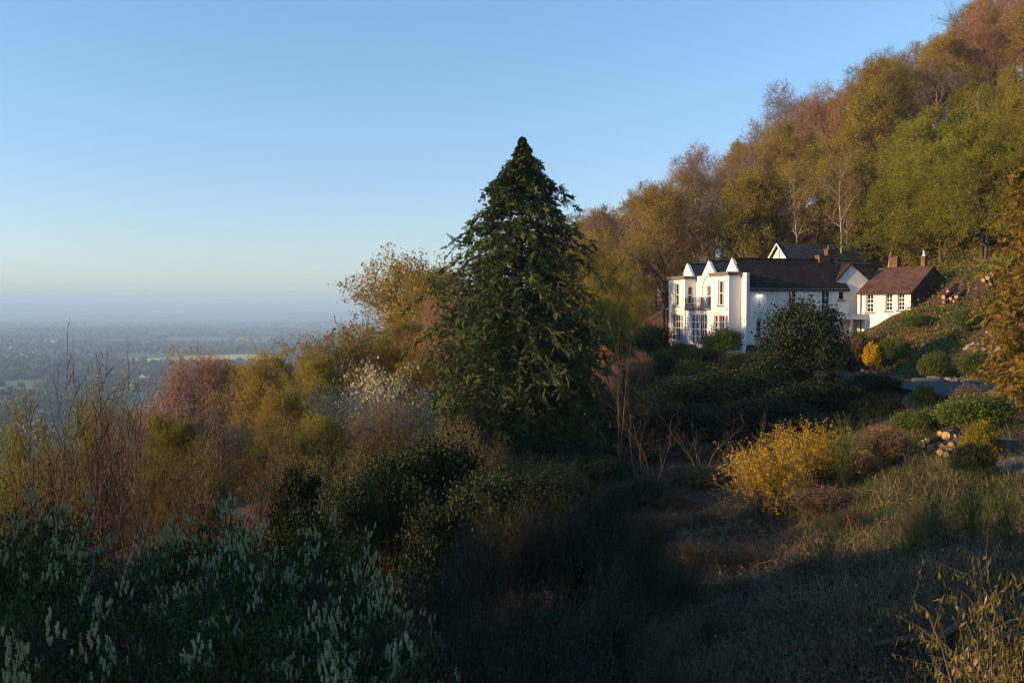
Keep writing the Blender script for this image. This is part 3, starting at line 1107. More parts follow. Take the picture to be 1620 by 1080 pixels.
# cross wing with its own small gable, between house and cottage
CX = frame_T(T(np.array([(UL + .03, .6, 0)]))[0], nrm(np.array([.995, .10, 0])), nrm(np.array([-.10, .995, 0])))
cw = thing('cross_wing', 'narrow white wing with a steep gable between the house and the brown roofed cottage', 'house', tuple(CX(np.array([(1.4, 0, HZ)]))[0]))
wl = MB()
wA = (1.3, 2.05, -2.6, .05)
CW = 2.45
wall_open(wl, CX, -.02, CW, HZ - .8, 2.9, [(1.3, 2.0, -.6, 1.6)], 'u', 0, 1)
ga, gb, gapx, gt = -.9, CW, .55, 4.5
wl.add(CX(np.array([(ga, 0, 2.9), (gb, 0, 2.9), (gapx, 0, gt)])), [(0, 1, 2)])
wl.add(CX(np.array([(ga, 0, 1.6), (0, 0, 1.6), (0, 0, 2.9), (ga, 0, 2.9)])), [(0, 1, 2, 3)])
wl.add(CX(np.array([(CW, 0, HZ - .8), (CW, 7, HZ - .8), (CW, 7, 2.9), (CW, 0, 2.9)])), [(0, 1, 2, 3)])
wl.add(CX(np.array([(ga, 0, 2.0), (ga, 7, 2.0), (ga, 7, 2.9), (ga, 0, 2.9)])), [(0, 1, 2, 3)])
wl.add(CX(np.array([(ga, 7, HZ - .8), (gb, 7, HZ - .8), (gb, 7, 2.9), (ga, 7, 2.9)])), [(0, 1, 2, 3)])
wl.obj('wall', M['render'], cw)
rf = MB()
k1 = (gt - 2.9) / (gapx - ga)
k2 = (gt - 2.9) / (gb - gapx)
slab(rf, CX, [(gapx, -.12, gt + .1), (gapx, 7, gt + .1), (ga - .1, 7, 2.9 + .1 - k1 * .1), (ga - .1, -.12, 2.9 + .1 - k1 * .1)])
slab(rf, CX, [(gapx, -.12, gt + .1), (gapx, 7, gt + .1), (gb + .35, 7, 2.9 + .1 - k2 * .35), (gb + .35, -.12, 2.9 + .1 - k2 * .35)])
uvbox(rf.obj('roof', M['roof_dark'], cw))
window(cw, CX, 'u', 0, 1, 1.3, 2.0, -.6, 1.6, cols=2, rows=3, depth=.1, curtain=False)
done(cw)

# cottage with the brown tiled roof
th_ = rad(50)
CT = frame_T(np.append(at(1358, 462, 97.3)[:2], 0), (math.cos(th_), -math.sin(th_), 0), (math.sin(th_), math.cos(th_), 0))
ct = thing('cottage', 'low white cottage with brown tiled roof, brick end and three white windows beside the bank', 'house', tuple(CT(np.array([(2.5, 2, HZ)]))[0]))
CL, CD, CE, CR = 5.4, 7.9, 1.7, 4.1
wl = MB()
wins = [(.85, 1.6, -.25, 1.5), (2.85, 3.55, -.1, 1.52), (4.1, 4.78, -.05, 1.54)]
wall_open(wl, CT, 0, CL, HZ - 1.2, CE, wins, 'u', 0, 1)
wl.add(CT(np.array([(0, 0, HZ - 1), (0, CD, HZ - 1), (0, CD, CE), (0, CD / 2, CR), (0, 0, CE)])), [(0, 1, 2, 3, 4)])
wl.add(CT(np.array([(0, CD, HZ - 1), (CL, CD, HZ - 1), (CL, CD, CE), (0, CD, CE)])), [(0, 1, 2, 3)])
wl.obj('wall', M['render'], ct)
ge = MB()
ge.add(CT(np.array([(CL, 0, HZ - 1), (CL, CD, HZ - 1), (CL, CD, CE), (CL, CD / 2, CR), (CL, 0, CE)])), [(0, 1, 2, 3, 4)])
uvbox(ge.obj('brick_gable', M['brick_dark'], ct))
rf = MB()
k = (CR - CE) / (CD / 2)
for s in (-1, 1):
    e = CD / 2 + s * (CD / 2 + .3)
    slab(rf, CT, [(-.05, CD / 2, CR + .1), (CL + .2, CD / 2, CR + .1), (CL + .2, e, CE + .1 - k * .3), (-.05, e, CE + .1 - k * .3)])
uvbox(rf.obj('roof', M['roof_brown'], ct))
MB().tube(CT(np.array([(0, -.36, CE - .16), (CL + .1, -.36, CE - .16)]))[None], np.full((1, 2), .06), 6).obj('gutter', M['iron'], ct)
for w in wins:
    window(ct, CT, 'u', 0, 1, *w, cols=2, rows=4, depth=.18)
MB().tube(CT(np.array([(.3, -.06, HZ), (.3, -.06, CE - .2)]))[None], np.full((1, 2), .05), 6).obj('drainpipe', M['dark_paint'], ct)
MB().box((-.06, -.03, HZ), (.0, .14, CE), T=CT).obj('corner_board', M['white_paint'], ct)
chimney(ct, CT, .9, 1.75, CD / 2 + .1, CD / 2 + .75, 3.9, 5.1, M['brick'], 0)
chimney(ct, CT, 4.3, 4.72, CD / 2 - .1, CD / 2 + .32, 4.2, 5.05, M['brick'], 1, M['white_paint'])
done(ct)

# flat-roofed entrance in front of the wing
EP = frame_T(np.append(at(1300, 500, 95.2)[:2], 0), U_, V_)
en = thing('entrance_porch', 'flat roofed white entrance porch on short pillars in front of the cottage', 'porch', tuple(EP(np.array([(2.5, 1, HZ)]))[0]))
MB().box((0, 0, -.93), (5.2, 3.4, -.45), T=EP).box((-.05, -.05, -.449), (5.25, 3.45, -.4), T=EP).obj('flat_roof', M['white_paint'], en)
MB().box((.2, 2.2, HZ - .5), (5.0, 3.3, -.931), T=EP).obj('wall', M['dark_paint'], en)
for k in range(4):
    MB().box((.15 + k * 1.55, .15, HZ - .6), (.33 + k * 1.55, .33, -.931), T=EP).box((.11 + k * 1.55, .11, -1.15), (.37 + k * 1.55, .37, -1.05), T=EP).obj('pillar', M['white_paint'], en)
V = EP(np.array([(1.0, .6, -.4), (2.5, .6, -.4), (1.75, .6, .0), (1.0, 2.2, -.4), (2.5, 2.2, -.4), (1.75, 2.2, .0)]))
MB().add(V, [(0, 1, 2), (5, 4, 3)]).add(V, [(0, 2, 5, 3), (1, 4, 5, 2)]).obj('roof_light', M['dark_paint'], en)
done(en)

# upper house on the slope behind
UP = frame_T(np.append(at(1248, 410, 117)[:2], 0), U_, V_)
up = thing('upper_house', 'white gabled house with dark slate roof standing higher up behind the main house', 'house', tuple(UP(np.array([(4, 2, .8)]))[0]))
UE, UR, UW, ULn = 6.0, 7.85, 4.4, 10.2
wl = MB()
wall_open(wl, UP, 0, UW, -.6, UE, [], 'v', 0, 1)
wl.add(UP(np.array([(0, 0, UE), (0, UW, UE), (0, UW / 2, UR)])), [(0, 1, 2)])
wl.add(UP(np.array([(ULn, 0, -.6), (ULn, UW, -.6), (ULn, UW, UE), (ULn, UW / 2, UR), (ULn, 0, UE)])), [(0, 1, 2, 3, 4)])
wl.add(UP(np.array([(0, UW, -.6), (ULn, UW, -.6), (ULn, UW, UE), (0, UW, UE)])), [(0, 1, 2, 3)])
wall_open(wl, UP, 0, ULn, -.6, UE, [(2.2, 3.1, 4.1, 5.4)], 'u', 0, 1)
wl.obj('wall', M['render'], up)
window(up, UP, 'u', 0, 1, 2.2, 3.1, 4.1, 5.4, depth=.1, curtain=False)
rf = MB()
k = (UR - UE) / (UW / 2)
for s in (-1, 1):
    e = UW / 2 + s * (UW / 2 + .35)
    slab(rf, UP, [(-.35, UW / 2, UR + .08), (ULn + .3, UW / 2, UR + .08), (ULn + .3, e, UE + .08 - k * .35), (-.35, e, UE + .08 - k * .35)])
uvbox(rf.obj('roof', M['roof_slate'], up))
bb = MB()
for s in (-1, 1):
    e = UW / 2 + s * (UW / 2 + .38)
    bb.tube(UP(np.array([(-.4, UW / 2, UR + .0), (-.4, e, UE - k * .36)]))[None], np.full((1, 2), .12), 4)
bb.obj('bargeboard', M['white_paint'], up)
MB().box((-.06, UW / 2 - .06, UE - .3), (-.01, UW / 2 + .06, UR - .1), T=UP).obj('gable_post', M['dark_paint'], up)
lean = MB()
lean.box((.4, -2.0, 4.6), (5.4, -.01, 5.35), T=UP)
lean.obj('white_extension', M['render'], up)
lean = MB()
slab(lean, UP, [(.3, -.01, 5.9), (10.0, -.01, 5.9), (10.0, -2.3, 5.36), (.3, -2.3, 5.36)], .08)
uvbox(lean.obj('lean_to_roof', M['roof_slate'], up))
MB().box((5.45, -1.9, .0), (9.8, -.02, 5.2), T=UP).obj('grey_extension', solid('grey_render', (.16, .15, .145), (.12, .115, .11), 2, .8), up)
chimney(up, UP, 4.5, 5.75, -1.0, -.2, 5.3, 7.0, M['brick'], 2, M['lead'])
done(up)

# garden shed and stone pillar left of the house, dim among the trees
SH = frame_T(np.append(at(982, 520, 112)[:2], 0), (1, .05, 0), (-.05, 1, 0))
shd = thing('garden_shed', 'dark garden shed with pale bargeboards, half hidden among trees left of the house', 'shed', tuple(SH(np.array([(0, 0, -5.5)]))[0]))
wl = MB()
wl.add(SH(np.array([(-2, 0, -6.5), (2, 0, -6.5), (2, 0, -2.7), (0, 0, -1.6), (-2, 0, -2.7)])), [(0, 1, 2, 3, 4)])
for s in (-2, 2):
    wl.add(SH(np.array([(s, 0, -6.5), (s, 3, -6.5), (s, 3, -2.7), (s, 0, -2.7)])), [(0, 1, 2, 3)])
wl.add(SH(np.array([(-2, 3, -6.5), (2, 3, -6.5), (2, 3, -2.7), (0, 3, -1.6), (-2, 3, -2.7)])), [(4, 3, 2, 1, 0)])
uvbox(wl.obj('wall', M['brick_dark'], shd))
rf = MB()
for s in (-1, 1):
    slab(rf, SH, [(0, -.25, -1.5), (0, 3.2, -1.5), (s * 2.3, 3.2, -2.78), (s * 2.3, -.25, -2.78)], .08)
rf.obj('roof', M['dark_paint'], shd)
bb = MB()
for s in (-1, 1):
    bb.tube(SH(np.array([(0, -.3, -1.55), (s * 2.35, -.3, -2.85)]))[None], np.full((1, 2), .07), 4)
bb.obj('bargeboard', M['lead'], shd)
done(shd)
pl = at(965, 535, 106)
pil = thing('stone_pillar', 'slim pale stone garden pillar with a finial, left of the white house', 'pillar', tuple(pl))
P = np.array([(0, 0, -1.5), (0, 0, .15), (0, 0, .2), (0, 0, 1.25), (0, 0, 1.3), (0, 0, 1.42)])
sm_ = solid('pale_stone', (.36, .35, .33), (.26, .25, .235), 4, .9, .3)
MB().tube(P[None], np.array([[.24, .24, .17, .15, .24, .22]]), 8, cap=True).obj('shaft', sm_, pil)
P = np.array([(0, 0, 1.42), (0, 0, 1.5), (0, 0, 1.62), (0, 0, 1.78), (0, 0, 1.95)])
MB().tube(P[None], np.array([[.08, .14, .17, .1, .02]]), 8, cap=True).obj('finial', sm_, pil)

# ------------------------------------------------------------------ growing things
def grow(o, d, L, r0, r1, m, wob, trop, rng, tropvec=(0, 0, 1)):
    N = len(o)
    P = np.empty((N, m + 1, 3))
    P[:, 0] = o
    d = nrm(np.asarray(d, float))
    tv = np.asarray(tropvec, float)
    step = (L / m)[:, None]
    for i in range(m):
        d = nrm(d + wob * rng.normal(size=(N, 3)) + trop * tv)
        P[:, i + 1] = P[:, i] + d * step
    R = r0[:, None] + (r1 - r0)[:, None] * np.linspace(0, 1, m + 1)[None]
    return P, R


def sprout(P, R, n, t0, t1, ang, rng, angsd=.15, flat=0.0):
    """n children on every branch: origin, direction, parent radius, position along, parent index"""
    N, m = P.shape[0], P.shape[1] - 1
    par = np.repeat(np.arange(N), n)
    k = N * n
    t = np.tile((np.arange(n) + .5) / n, N) + rng.uniform(-.5, .5, k) / n
    t = t0 + (t1 - t0) * np.clip(t, 0, .999)
    f = t * m
    i = np.minimum(f.astype(int), m - 1)
    w = (f - i)[:, None]
    o = P[par, i] * (1 - w) + P[par, i + 1] * w
    T = nrm(P[par, i + 1] - P[par, i])
    r = R[par, i] * (1 - w[:, 0]) + R[par, i + 1] * w[:, 0]
    az = np.tile(np.arange(n) * 2.4, N) + rng.uniform(0, .9, k) + par * 1.7
    ref = np.where(np.abs(T[:, 2:3]) > .9, np.array([[1., 0, 0]]), np.array([[0, 0, 1.]]))
    A = nrm(np.cross(T, ref))
    B = np.cross(T, A)
    side = A * np.cos(az)[:, None] + B * (np.sin(az) * (1 - flat))[:, None]
    side = nrm(side)
    a = ang + angsd * rng.normal(size=k)
    return o, T * np.cos(a)[:, None] + side * np.sin(a)[:, None], r, t, par


def leaf_on(P, n, rng, size, aspect=.5, up=.6, mb=None, mi=0, spread=.06, t0=.25):
    """n leaves along every twig"""
    N, m = P.shape[0], P.shape[1] - 1
    k = N * n
    par = np.repeat(np.arange(N), n)
    f = rng.uniform(t0, 1, k) * m
    i = np.minimum(f.astype(int), m - 1)
    w = (f - i)[:, None]
    C = P[par, i] * (1 - w) + P[par, i + 1] * w + rng.normal(size=(k, 3)) * spread
    T = nrm(P[par, i + 1] - P[par, i])
    D = nrm(T + .9 * rng.normal(size=(k, 3)))
    Nn = nrm(rng.normal(size=(k, 3)) + np.array([0, 0, up * 2]))
    s = size * rng.uniform(.6, 1.3, k)
    mb.leaves(C, D, Nn, s, s * aspect, mi)


def make_tree(seed, H, spread, tf=.25, n1=16, n2=8, n3=7, nt=9, nl=2, leaf=.14, a1=1.0, trunk_r=.22, twig=.85, lean=.0,
              wob=.10, top=.9, l2=.5, l3=.5, up1=.05, tw=.011, envp=.8, gnarl=.16, lowest=.75, droop=0.0, stems=1, up=.6, aspect=.5):
    """returns (trunk MB, crown MB): trunk and limbs; twigs (slot 0) and leaves (slot 1)"""
    rng = np.random.default_rng(seed)
    tk, cr = MB(), MB()
    o = np.zeros((stems, 3))
    o[:, :2] = rng.normal(size=(stems, 2)) * .25 * (stems > 1)
    d = np.array([[lean, 0, 1.0]]) + (rng.normal(size=(stems, 3)) * [.22, .22, 0] if stems > 1 else 0)
    P0, R0 = grow(o, d, np.full(stems, H * top) * rng.uniform(.85, 1, stems), np.full(stems, trunk_r), np.full(stems, trunk_r * .12), 10, wob * .5, .03, rng)
    R0[:, 0] *= 1.35
    P0[:, 0, 2] -= .5
    tk.tube(P0, R0, 8)
    # limbs
    o, d, r, t, par = sprout(P0, R0, n1, tf, .98, a1, rng, .18)
    tt = (t - tf) / (1 - tf)
    env = (lowest + (1 - lowest) * np.minimum(tt / .35, 1)) * (1 - np.clip((tt - .3) / .85, 0, 1) ** 1.7) ** envp
    L = spread * env * rng.uniform(.75, 1.15, len(o)) + .4
    rr = np.minimum(r * .75, .028 * L + .02)
    P1, R1 = grow(o, d, L, rr, rr * .2, 7, gnarl, up1, rng)
    tk.tube(P1, R1, 5)
    o, d, r, t, par = sprout(P1, R1, n2, .22, 1, .85, rng, .2, .35)
    L = l2 * L[par] * (1.15 - .6 * t) * rng.uniform(.6, 1.2, len(o)) + .25
    rr = np.minimum(r * .7, .02 * L + .01)
    P2, R2 = grow(o, d, L, rr, rr * .3, 5, gnarl, up1, rng)
    tk.tube(P2, R2, 4)
    o, d, r, t, par = sprout(P2, R2, n3, .2, 1, .8, rng, .25, .2)
    L = l3 * L[par] * (1.1 - .4 * t) * rng.uniform(.6, 1.3, len(o)) + .2
    P3, R3 = grow(o, d, L, np.minimum(r * .7, .014), np.full(len(o), .006), 3, .14, .03 - droop, rng)
    cr.tube(P3, R3, 3, 0)
    if nt:
        o, d, r, t, par = sprout(P3, R3, nt, .15, 1, .7, rng, .3)
        L = twig * rng.uniform(.45, 1.2, len(o))
        P4, R4 = grow(o, d, L, np.full(len(o), .01), np.full(len(o), .004), 2, .16, .05 - droop, rng)
        cr.ribbons(P4, tw * rng.uniform(.7, 1.3, len(o)), rng, 0)
    else:
        P4 = P3
    if nl:
        leaf_on(P4, nl, rng, leaf, aspect, up, cr, 1, .05)
    return tk, cr


class Template:
    def __init__(s, name, parts, group_dims=None):
        s.name, s.parts, s.used = name, parts, False     # parts: [(name, mesh)]
        V = []
        for nm, me in parts:
            v = np.empty(len(me.vertices) * 3, np.float32)
            me.vertices.foreach_get('co', v)
            V.append(v.reshape(-1, 3))
        V = np.concatenate(V)
        s.H = float(np.percentile(V[:, 2], 99.8))
        s.W = float(np.percentile(np.abs(V[:, :2]), 98) * 2)

    def place(s, name, label, cat, loc, rz, sx, sz, group=None):
        root = thing(name, label, cat, tuple(loc), rz, group)
        root.scale = (sx, sx, sz)
        if not s.used:
            s.src = [link(nm, me) for nm, me in s.parts]
            for o in s.src:
                o.parent = root
            s.used = True
        else:
            for o in s.src:
                c = o.copy()
                COL.objects.link(c)
                c.parent = root
        return root


def tree_t(name, bark, twig, leafm, seed, **kw):
    tk, cr = make_tree(seed, **kw)
    return Template(name, [('trunk', tk.mesh('trunk', [bark])), ('crown', cr.mesh('crown', [twig, leafm]))])


TREES = {
    'olive': [tree_t('olive', M['bark'], M['twig_brown'], M['leaf_olive'], 11 + i, H=19, spread=5.8, tf=.28, n1=24, n2=8, n3=6, nt=6, nl=7, leaf=.125, a1=1.05) for i in range(3)],
    'gold': [tree_t('gold', M['bark'], M['twig_brown'], M['leaf_gold'], 31 + i, H=19, spread=6.0, tf=.25, n1=24, n2=8, n3=6, nt=7, nl=5, leaf=.115, a1=1.0) for i in range(2)],
    'russet': [tree_t('russet', M['bark_grey'], M['twig_russet'], M['leaf_russet'], 51 + i, H=19, spread=5.6, tf=.25, n1=22, n2=8, n3=7, nt=9, nl=1, leaf=.11, a1=.9) for i in range(3)],
    'bare': [tree_t('bare', M['bark_grey'], M['twig_grey'], M['twig_grey'], 71 + i, H=20, spread=7.2, tf=.3, n1=11, n2=8, n3=7, nt=9, nl=0, a1=.95, trunk_r=.3, gnarl=.24, tw=.013) for i in range(2)],
    'green': [tree_t('green', M['bark'], M['twig_brown'], M['leaf_green'], 91 + i, H=17, spread=6.6, tf=.15, n1=22, n2=8, n3=6, nt=6, nl=8, leaf=.14, a1=1.2, up1=.0, droop=.03) for i in range(2)],
    'birch': [tree_t('birch', M['bark_pale'], M['twig_brown'], M['leaf_gold'], 101, H=20, spread=3.2, tf=.5, n1=12, n2=6, n3=5, nt=5, nl=2, leaf=.13, a1=.6, trunk_r=.16, lean=.12, gnarl=.1)],
}

# hillside wood
rng = np.random.default_rng(77)
DESC = {'olive': 'olive-leaved tree', 'gold': 'golden-brown tree', 'russet': 'russet twiggy tree', 'bare': 'bare grey tree', 'green': 'fresh green tree', 'birch': 'pale-trunked birch'}
CAT = {'olive': 'tree', 'gold': 'tree', 'russet': 'tree', 'bare': 'tree', 'green': 'tree', 'birch': 'tree'}
NAME = {'olive': 'beech_tree', 'gold': 'oak_tree', 'russet': 'bare_tree', 'bare': 'bare_tree', 'green': 'hornbeam_tree', 'birch': 'birch_tree'}
spots = []
y = 100.0
while y < 300:
    step = 6.0 + (y - 100) * .030
    x = 3.0 + rng.uniform(0, step)
    while x < 175:
        X, Yv = x + rng.uniform(-.4, .4) * step, y + rng.uniform(-.4, .4) * step
        spots.append((X, Yv))
        x += step
    y += step
# nearer part of the wood, at the right edge
for X, Yv in [(46, 97), (52, 95), (50, 102), (57, 100), (44, 106), (60, 92), (55, 108), (62, 104), (66, 98), (54, 88), (60, 84), (66, 90), (50, 114), (72, 104), (70, 112), (62, 116)]:
    spots.append((X, Yv))
acc = []
for X, Yv in spots:
    zg = g1(X, Yv)
    px, py = px_of(X, Yv, zg)
    pxt, pyt = px_of(X, Yv, zg + 18)
    if pxt < 900 or pxt > 1700 or pyt < -160:
        continue
    # keep the houses, the bank and the terrace clear
    if 15 < X < 40 and Yv < 108:
        continue
    if 19 < X < 50 and Yv < 127:
        if not (X > 43 and Yv > 95):
            continue
    if Yv < 108 and px < 1390:
        continue
    if X < 3 + (Yv - 100) * .05 or (X < 16 and Yv < 106):
        continue
    if X < 15 and Yv < 116 and pyt < 395:
        continue
    if min(math.hypot(X - a, Yv - b) for a, b, *_ in acc or [(1e6, 0)]) < 3.4 + (Yv - 100) * .01:
        continue
    # slope bank with logs stays open
    if px < 1600 and py > 415 and Yv < 105:
        continue
    acc.append((X, Yv, zg, px, py, pyt))
# keep the ones that show: drop trees wholly hidden behind nearer ones (skyline test from the front)
acc.sort(key=lambda q: q[1])
colmin = {}
vis = []
for q in acc:
    X, Yv, zg, px, py, pyt = q
    bins = range(int((px - 40) // 20), int((px + 40) // 20) + 1)
    shown = sum(pyt < colmin.get(b, 1e9) - 4 for b in bins)
    if shown == 0:
        continue
    vis.append(q)
    for b in range(int((px - 18) // 20), int((px + 18) // 20) + 1):
        colmin[b] = min(colmin.get(b, 1e9), pyt + 45)
hill = []
sky_line = {}
for q in vis:
    b = int(q[3] // 40)
    sky_line[b] = min(sky_line.get(b, 1e9), q[5])
for X, Yv, zg, px, py, pyt in vis:
    edge = pyt < sky_line[int(px // 40)] + 38
    u = rng.uniform()
    if edge and px > 960:
        k = 'russet' if u < .3 else 'bare' if u < .72 else 'gold'
    elif px > 1390 and pyt > 60 and Yv < 150:
        k = 'green' if u < .75 else 'olive'
    elif px < 1080:
        k = 'olive' if u < .5 else 'gold' if u < .75 else 'russet'
    elif pyt < 200 - (px - 1250) * .35:
        k = 'russet' if u < .4 else 'gold' if u < .7 else 'bare' if u < .8 else 'olive'
    else:
        k = 'olive' if u < .5 else 'gold' if u < .72 else 'russet' if u < .9 else 'green'
    hill.append([k, X, Yv, zg, px, pyt, edge])
for X, Yv in ((39.5, 121), (42.5, 124), (47, 125), (44, 128), (37, 126), (33.5, 129), (51, 126), (48, 121.5), (30, 128)):
    zg = g1(X, Yv)
    px, pyt = px_of(X, Yv, zg + 18)
    hill.append(['birch', X, Yv, zg, px, pyt, False])
cells = {}
for q in hill:
    k, X, Yv, zg, px, pyt, edge = q
    col = ('left of the house' if px < 1060 else 'above the gables' if px < 1180 else 'above the long roof' if px < 1330
           else 'above the cottage' if px < 1480 else 'by the right edge')
    row = 'on the skyline' if edge else 'high up' if pyt < 130 else 'halfway up' if pyt < 260 else 'low in the wood'
    cells.setdefault((k, row, col), []).append(q)
ORD = ['first', 'second', 'third', 'fourth', 'fifth', 'sixth', 'seventh', 'eighth', 'ninth', 'tenth', 'eleventh', 'twelfth', 'thirteenth', 'fourteenth', 'fifteenth']
for (k, row, col), qs in cells.items():
    qs.sort(key=lambda q: q[4])
    for i, q in enumerate(qs):
        _, X, Yv, zg, px, pyt, edge = q
        if len(qs) == 1:
            lab = f'only {DESC[k]} {row}, {col}'
        elif len(qs) < 16:
            lab = f'{DESC[k]} {row}, {col}, {ORD[i]} from left of {len(qs)}'
        else:
            lab = f'{DESC[k]} {row}, {col}'
        tp = TREES[k][int(rng.integers(len(TREES[k])))]
        s = rng.uniform(.85, 1.12) * (1.0 + (Yv - 110) * .0012)
        if edge and px > 1400:
            s *= .85
        if px > 1340 and Yv < 135:
            s *= .78
        if px < 1040 and Yv < 150:
            s *= .9
        zs = s * rng.uniform(.92, 1.12)
        tp.place(NAME[k], lab, CAT[k], (X, Yv, zg - .1), rng.uniform(0, 6.28), s, zs, 'trees of the hillside wood')
print('hill trees', len(hill))

# ------------------------------------------------------------------ the garden and the slopes below it
def place_px(tp, name, label, cat, px, ytop, Y, wpx, group=None, rz=None, sink=.1, zbase=None, wmin=.0):
    p = at(px, ytop, Y)
    zg = g1(p[0], Y) - sink if zbase is None else zbase
    sz = max(.15, (p[2] - zg) / tp.H)
    sx = max(wpx / 1575 * Y / tp.W, wmin * sz)
    return tp.place(name, label, cat, (p[0], Y, zg), (px * .37 + Y) % 6.28 if rz is None else rz, sx, sz, group)


# --- the tall conifer
def conifer(seed, Ht, prof, nb, ns, nlf, leaf, lean, lit):
    """prof: list of (height fraction, radius). Drooping sprays hang from up-swept boughs."""
    rng = np.random.default_rng(seed)
    tk, fo = MB(), MB()
    zz = np.linspace(-.6, Ht * .985, 14)
    ln = lambda z: lean * (z / Ht)
    tk.tube(np.stack([ln(zz), 0 * zz, zz], -1)[None], (.42 * (1 - zz / Ht) ** .8 + .02)[None], 9)
    ph, pr = zip(*prof)
    t = np.sort(1 - rng.uniform(0, 1, nb) ** .6)
    t = .015 + t * .965
    t[rng.choice(nb, nb // 9, replace=False)] = rng.uniform(.82, .993, nb // 9)
    t = np.sort(t)
    az = np.arange(nb) * 2.39996 + rng.normal(size=nb) * .3
    Rm = np.interp(t, ph, pr) * rng.choice([.6, .8, .95, 1.1, 1.27], nb, p=[.18, .25, .3, .17, .1])
    lump = 1 + .10 * np.sin(3 * az + 9 * t) + .07 * np.sin(5 * az - 14 * t) + .07 * np.sin(38 * t + 2 * az)
    Rm = Rm * lump
    s = np.linspace(0, 1, 8)
    out = np.stack([np.cos(az), np.sin(az)], -1)
    z0 = t * Ht
    rise = rng.uniform(.25, .5, nb)
    P = np.empty((nb, 8, 3))
    P[:, :, :2] = out[:, None, :] * (Rm[:, None] * s[None])[:, :, None]
    P[:, :, 0] += ln(z0)[:, None]
    P[:, :, 2] = z0[:, None] + Rm[:, None] * (rise[:, None] * s[None] - (rise[:, None] + .16) * s[None] ** 2.4)
    tk.tube(P, np.linspace(1, .15, 8)[None] * (.007 + .007 * Rm)[:, None], 4)
    # sprays
    par = np.repeat(np.arange(nb), ns)
    k = nb * ns
    f = (.22 + .78 * rng.uniform(0, 1, k) ** .75)
    fi = f * 7
    i = np.minimum(fi.astype(int), 6)
    w = (fi - i)[:, None]
    o = P[par, i] * (1 - w) + P[par, i + 1] * w
    side = np.stack([-out[par, 1], out[par, 0], np.zeros(k)], -1)
    sg = rng.choice([-1, 1], k)
    d = nrm(np.concatenate([out[par], np.zeros((k, 1))], 1) * rng.uniform(.3, 1.0, k)[:, None] + side * (sg * rng.uniform(.0, 1.1, k))[:, None] + np.array([0, 0, 1.]) * (.05 + .9 * np.clip(1.1 - Rm[par], 0, 1))[:, None] + .35 * rng.normal(size=(k, 3)))
    Ls = (.27 + .08 * Rm[par]) * rng.uniform(.7, 1.3, k) * (1.15 - .4 * f) * np.minimum(1, .3 + .6 * Rm[par])
    grav = rng.uniform(-.34, -.02, k)[:, None] * np.array([[0, 0, 1.]])
    m_ = 5
    S = np.empty((k, m_ + 1, 3))
    S[:, 0] = o
    dd = d.copy()
    for j in range(m_):
        dd = nrm(dd + grav * np.minimum(1, Rm[par] / 1.2)[:, None] + .16 * rng.normal(size=(k, 3)))
        S[:, j + 1] = S[:, j] + dd * (Ls / m_)[:, None]
    # scale-leaf fronds along every spray, a flat fan
    par2 = np.repeat(np.arange(k), nlf)
    q = np.tile((np.arange(nlf) + .5) / nlf, k)
    fi = q * m_
    i = np.minimum(fi.astype(int), m_ - 1)
    w = (fi - i)[:, None]
    C = S[par2, i] * (1 - w) + S[par2, i + 1] * w
    T_ = nrm(S[par2, i + 1] - S[par2, i])
    fan = nrm(np.cross(T_, nrm(rng.normal(size=(k, 3)))[par2]))
    sgn = np.tile(np.where(np.arange(nlf) % 2, 1, -1), k)[:, None]
    D = nrm(T_ * .8 + fan * sgn * .75 + np.array([0, 0, -.25]))
    Nn = nrm(np.cross(T_, fan) + .35 * rng.normal(size=C.shape))
    sz = leaf * rng.uniform(.7, 1.3, len(C)) * (1.2 - .6 * q)
    fo.leaves(C, D, Nn, sz, sz * .2, 0)
    return tk, fo


PROF = [(0, 4.2), (.07, 5.0), (.14, 5.4), (.24, 5.6), (.34, 5.3), (.44, 4.9), (.54, 4.4), (.64, 3.9), (.74, 3.25), (.84, 2.1), (.92, 1.0), (.97, .28), (1, .02)]
pc = at(815, 724, 60)
zc = g1(pc[0], 60)
Hc = at(826, 216, 60)[2] - zc
root = thing('conifer_tree', 'tall dark green cone shaped conifer standing alone in the middle below the house', 'conifer', (pc[0], 60, zc))
tk, fo = conifer(3, Hc, PROF, 1250, 21, 28, .125, .45, None)
tk.obj('trunk', M['bark'], root)
fo.obj('foliage', M['leaf_conifer'], root)
# golden conifer at the right edge
pc = at(1650, 640, 48)
zc = g1(pc[0], 48)
root = thing('golden_conifer', 'feathery golden brown conifer cut off by the right edge above the shrubs', 'conifer', (pc[0], 48, zc - .3))
tk, fo = conifer(8, at(1650, 215, 48)[2] - zc, [(0, 2.1), (.1, 2.6), (.3, 2.5), (.5, 2.3), (.7, 2.0), (.88, 1.4), (1, .1)], 560, 24, 12, .13, 0, None)
tk.obj('trunk', M['bark'], root)
fo.obj('foliage', M['leaf_golden_conifer'], root)


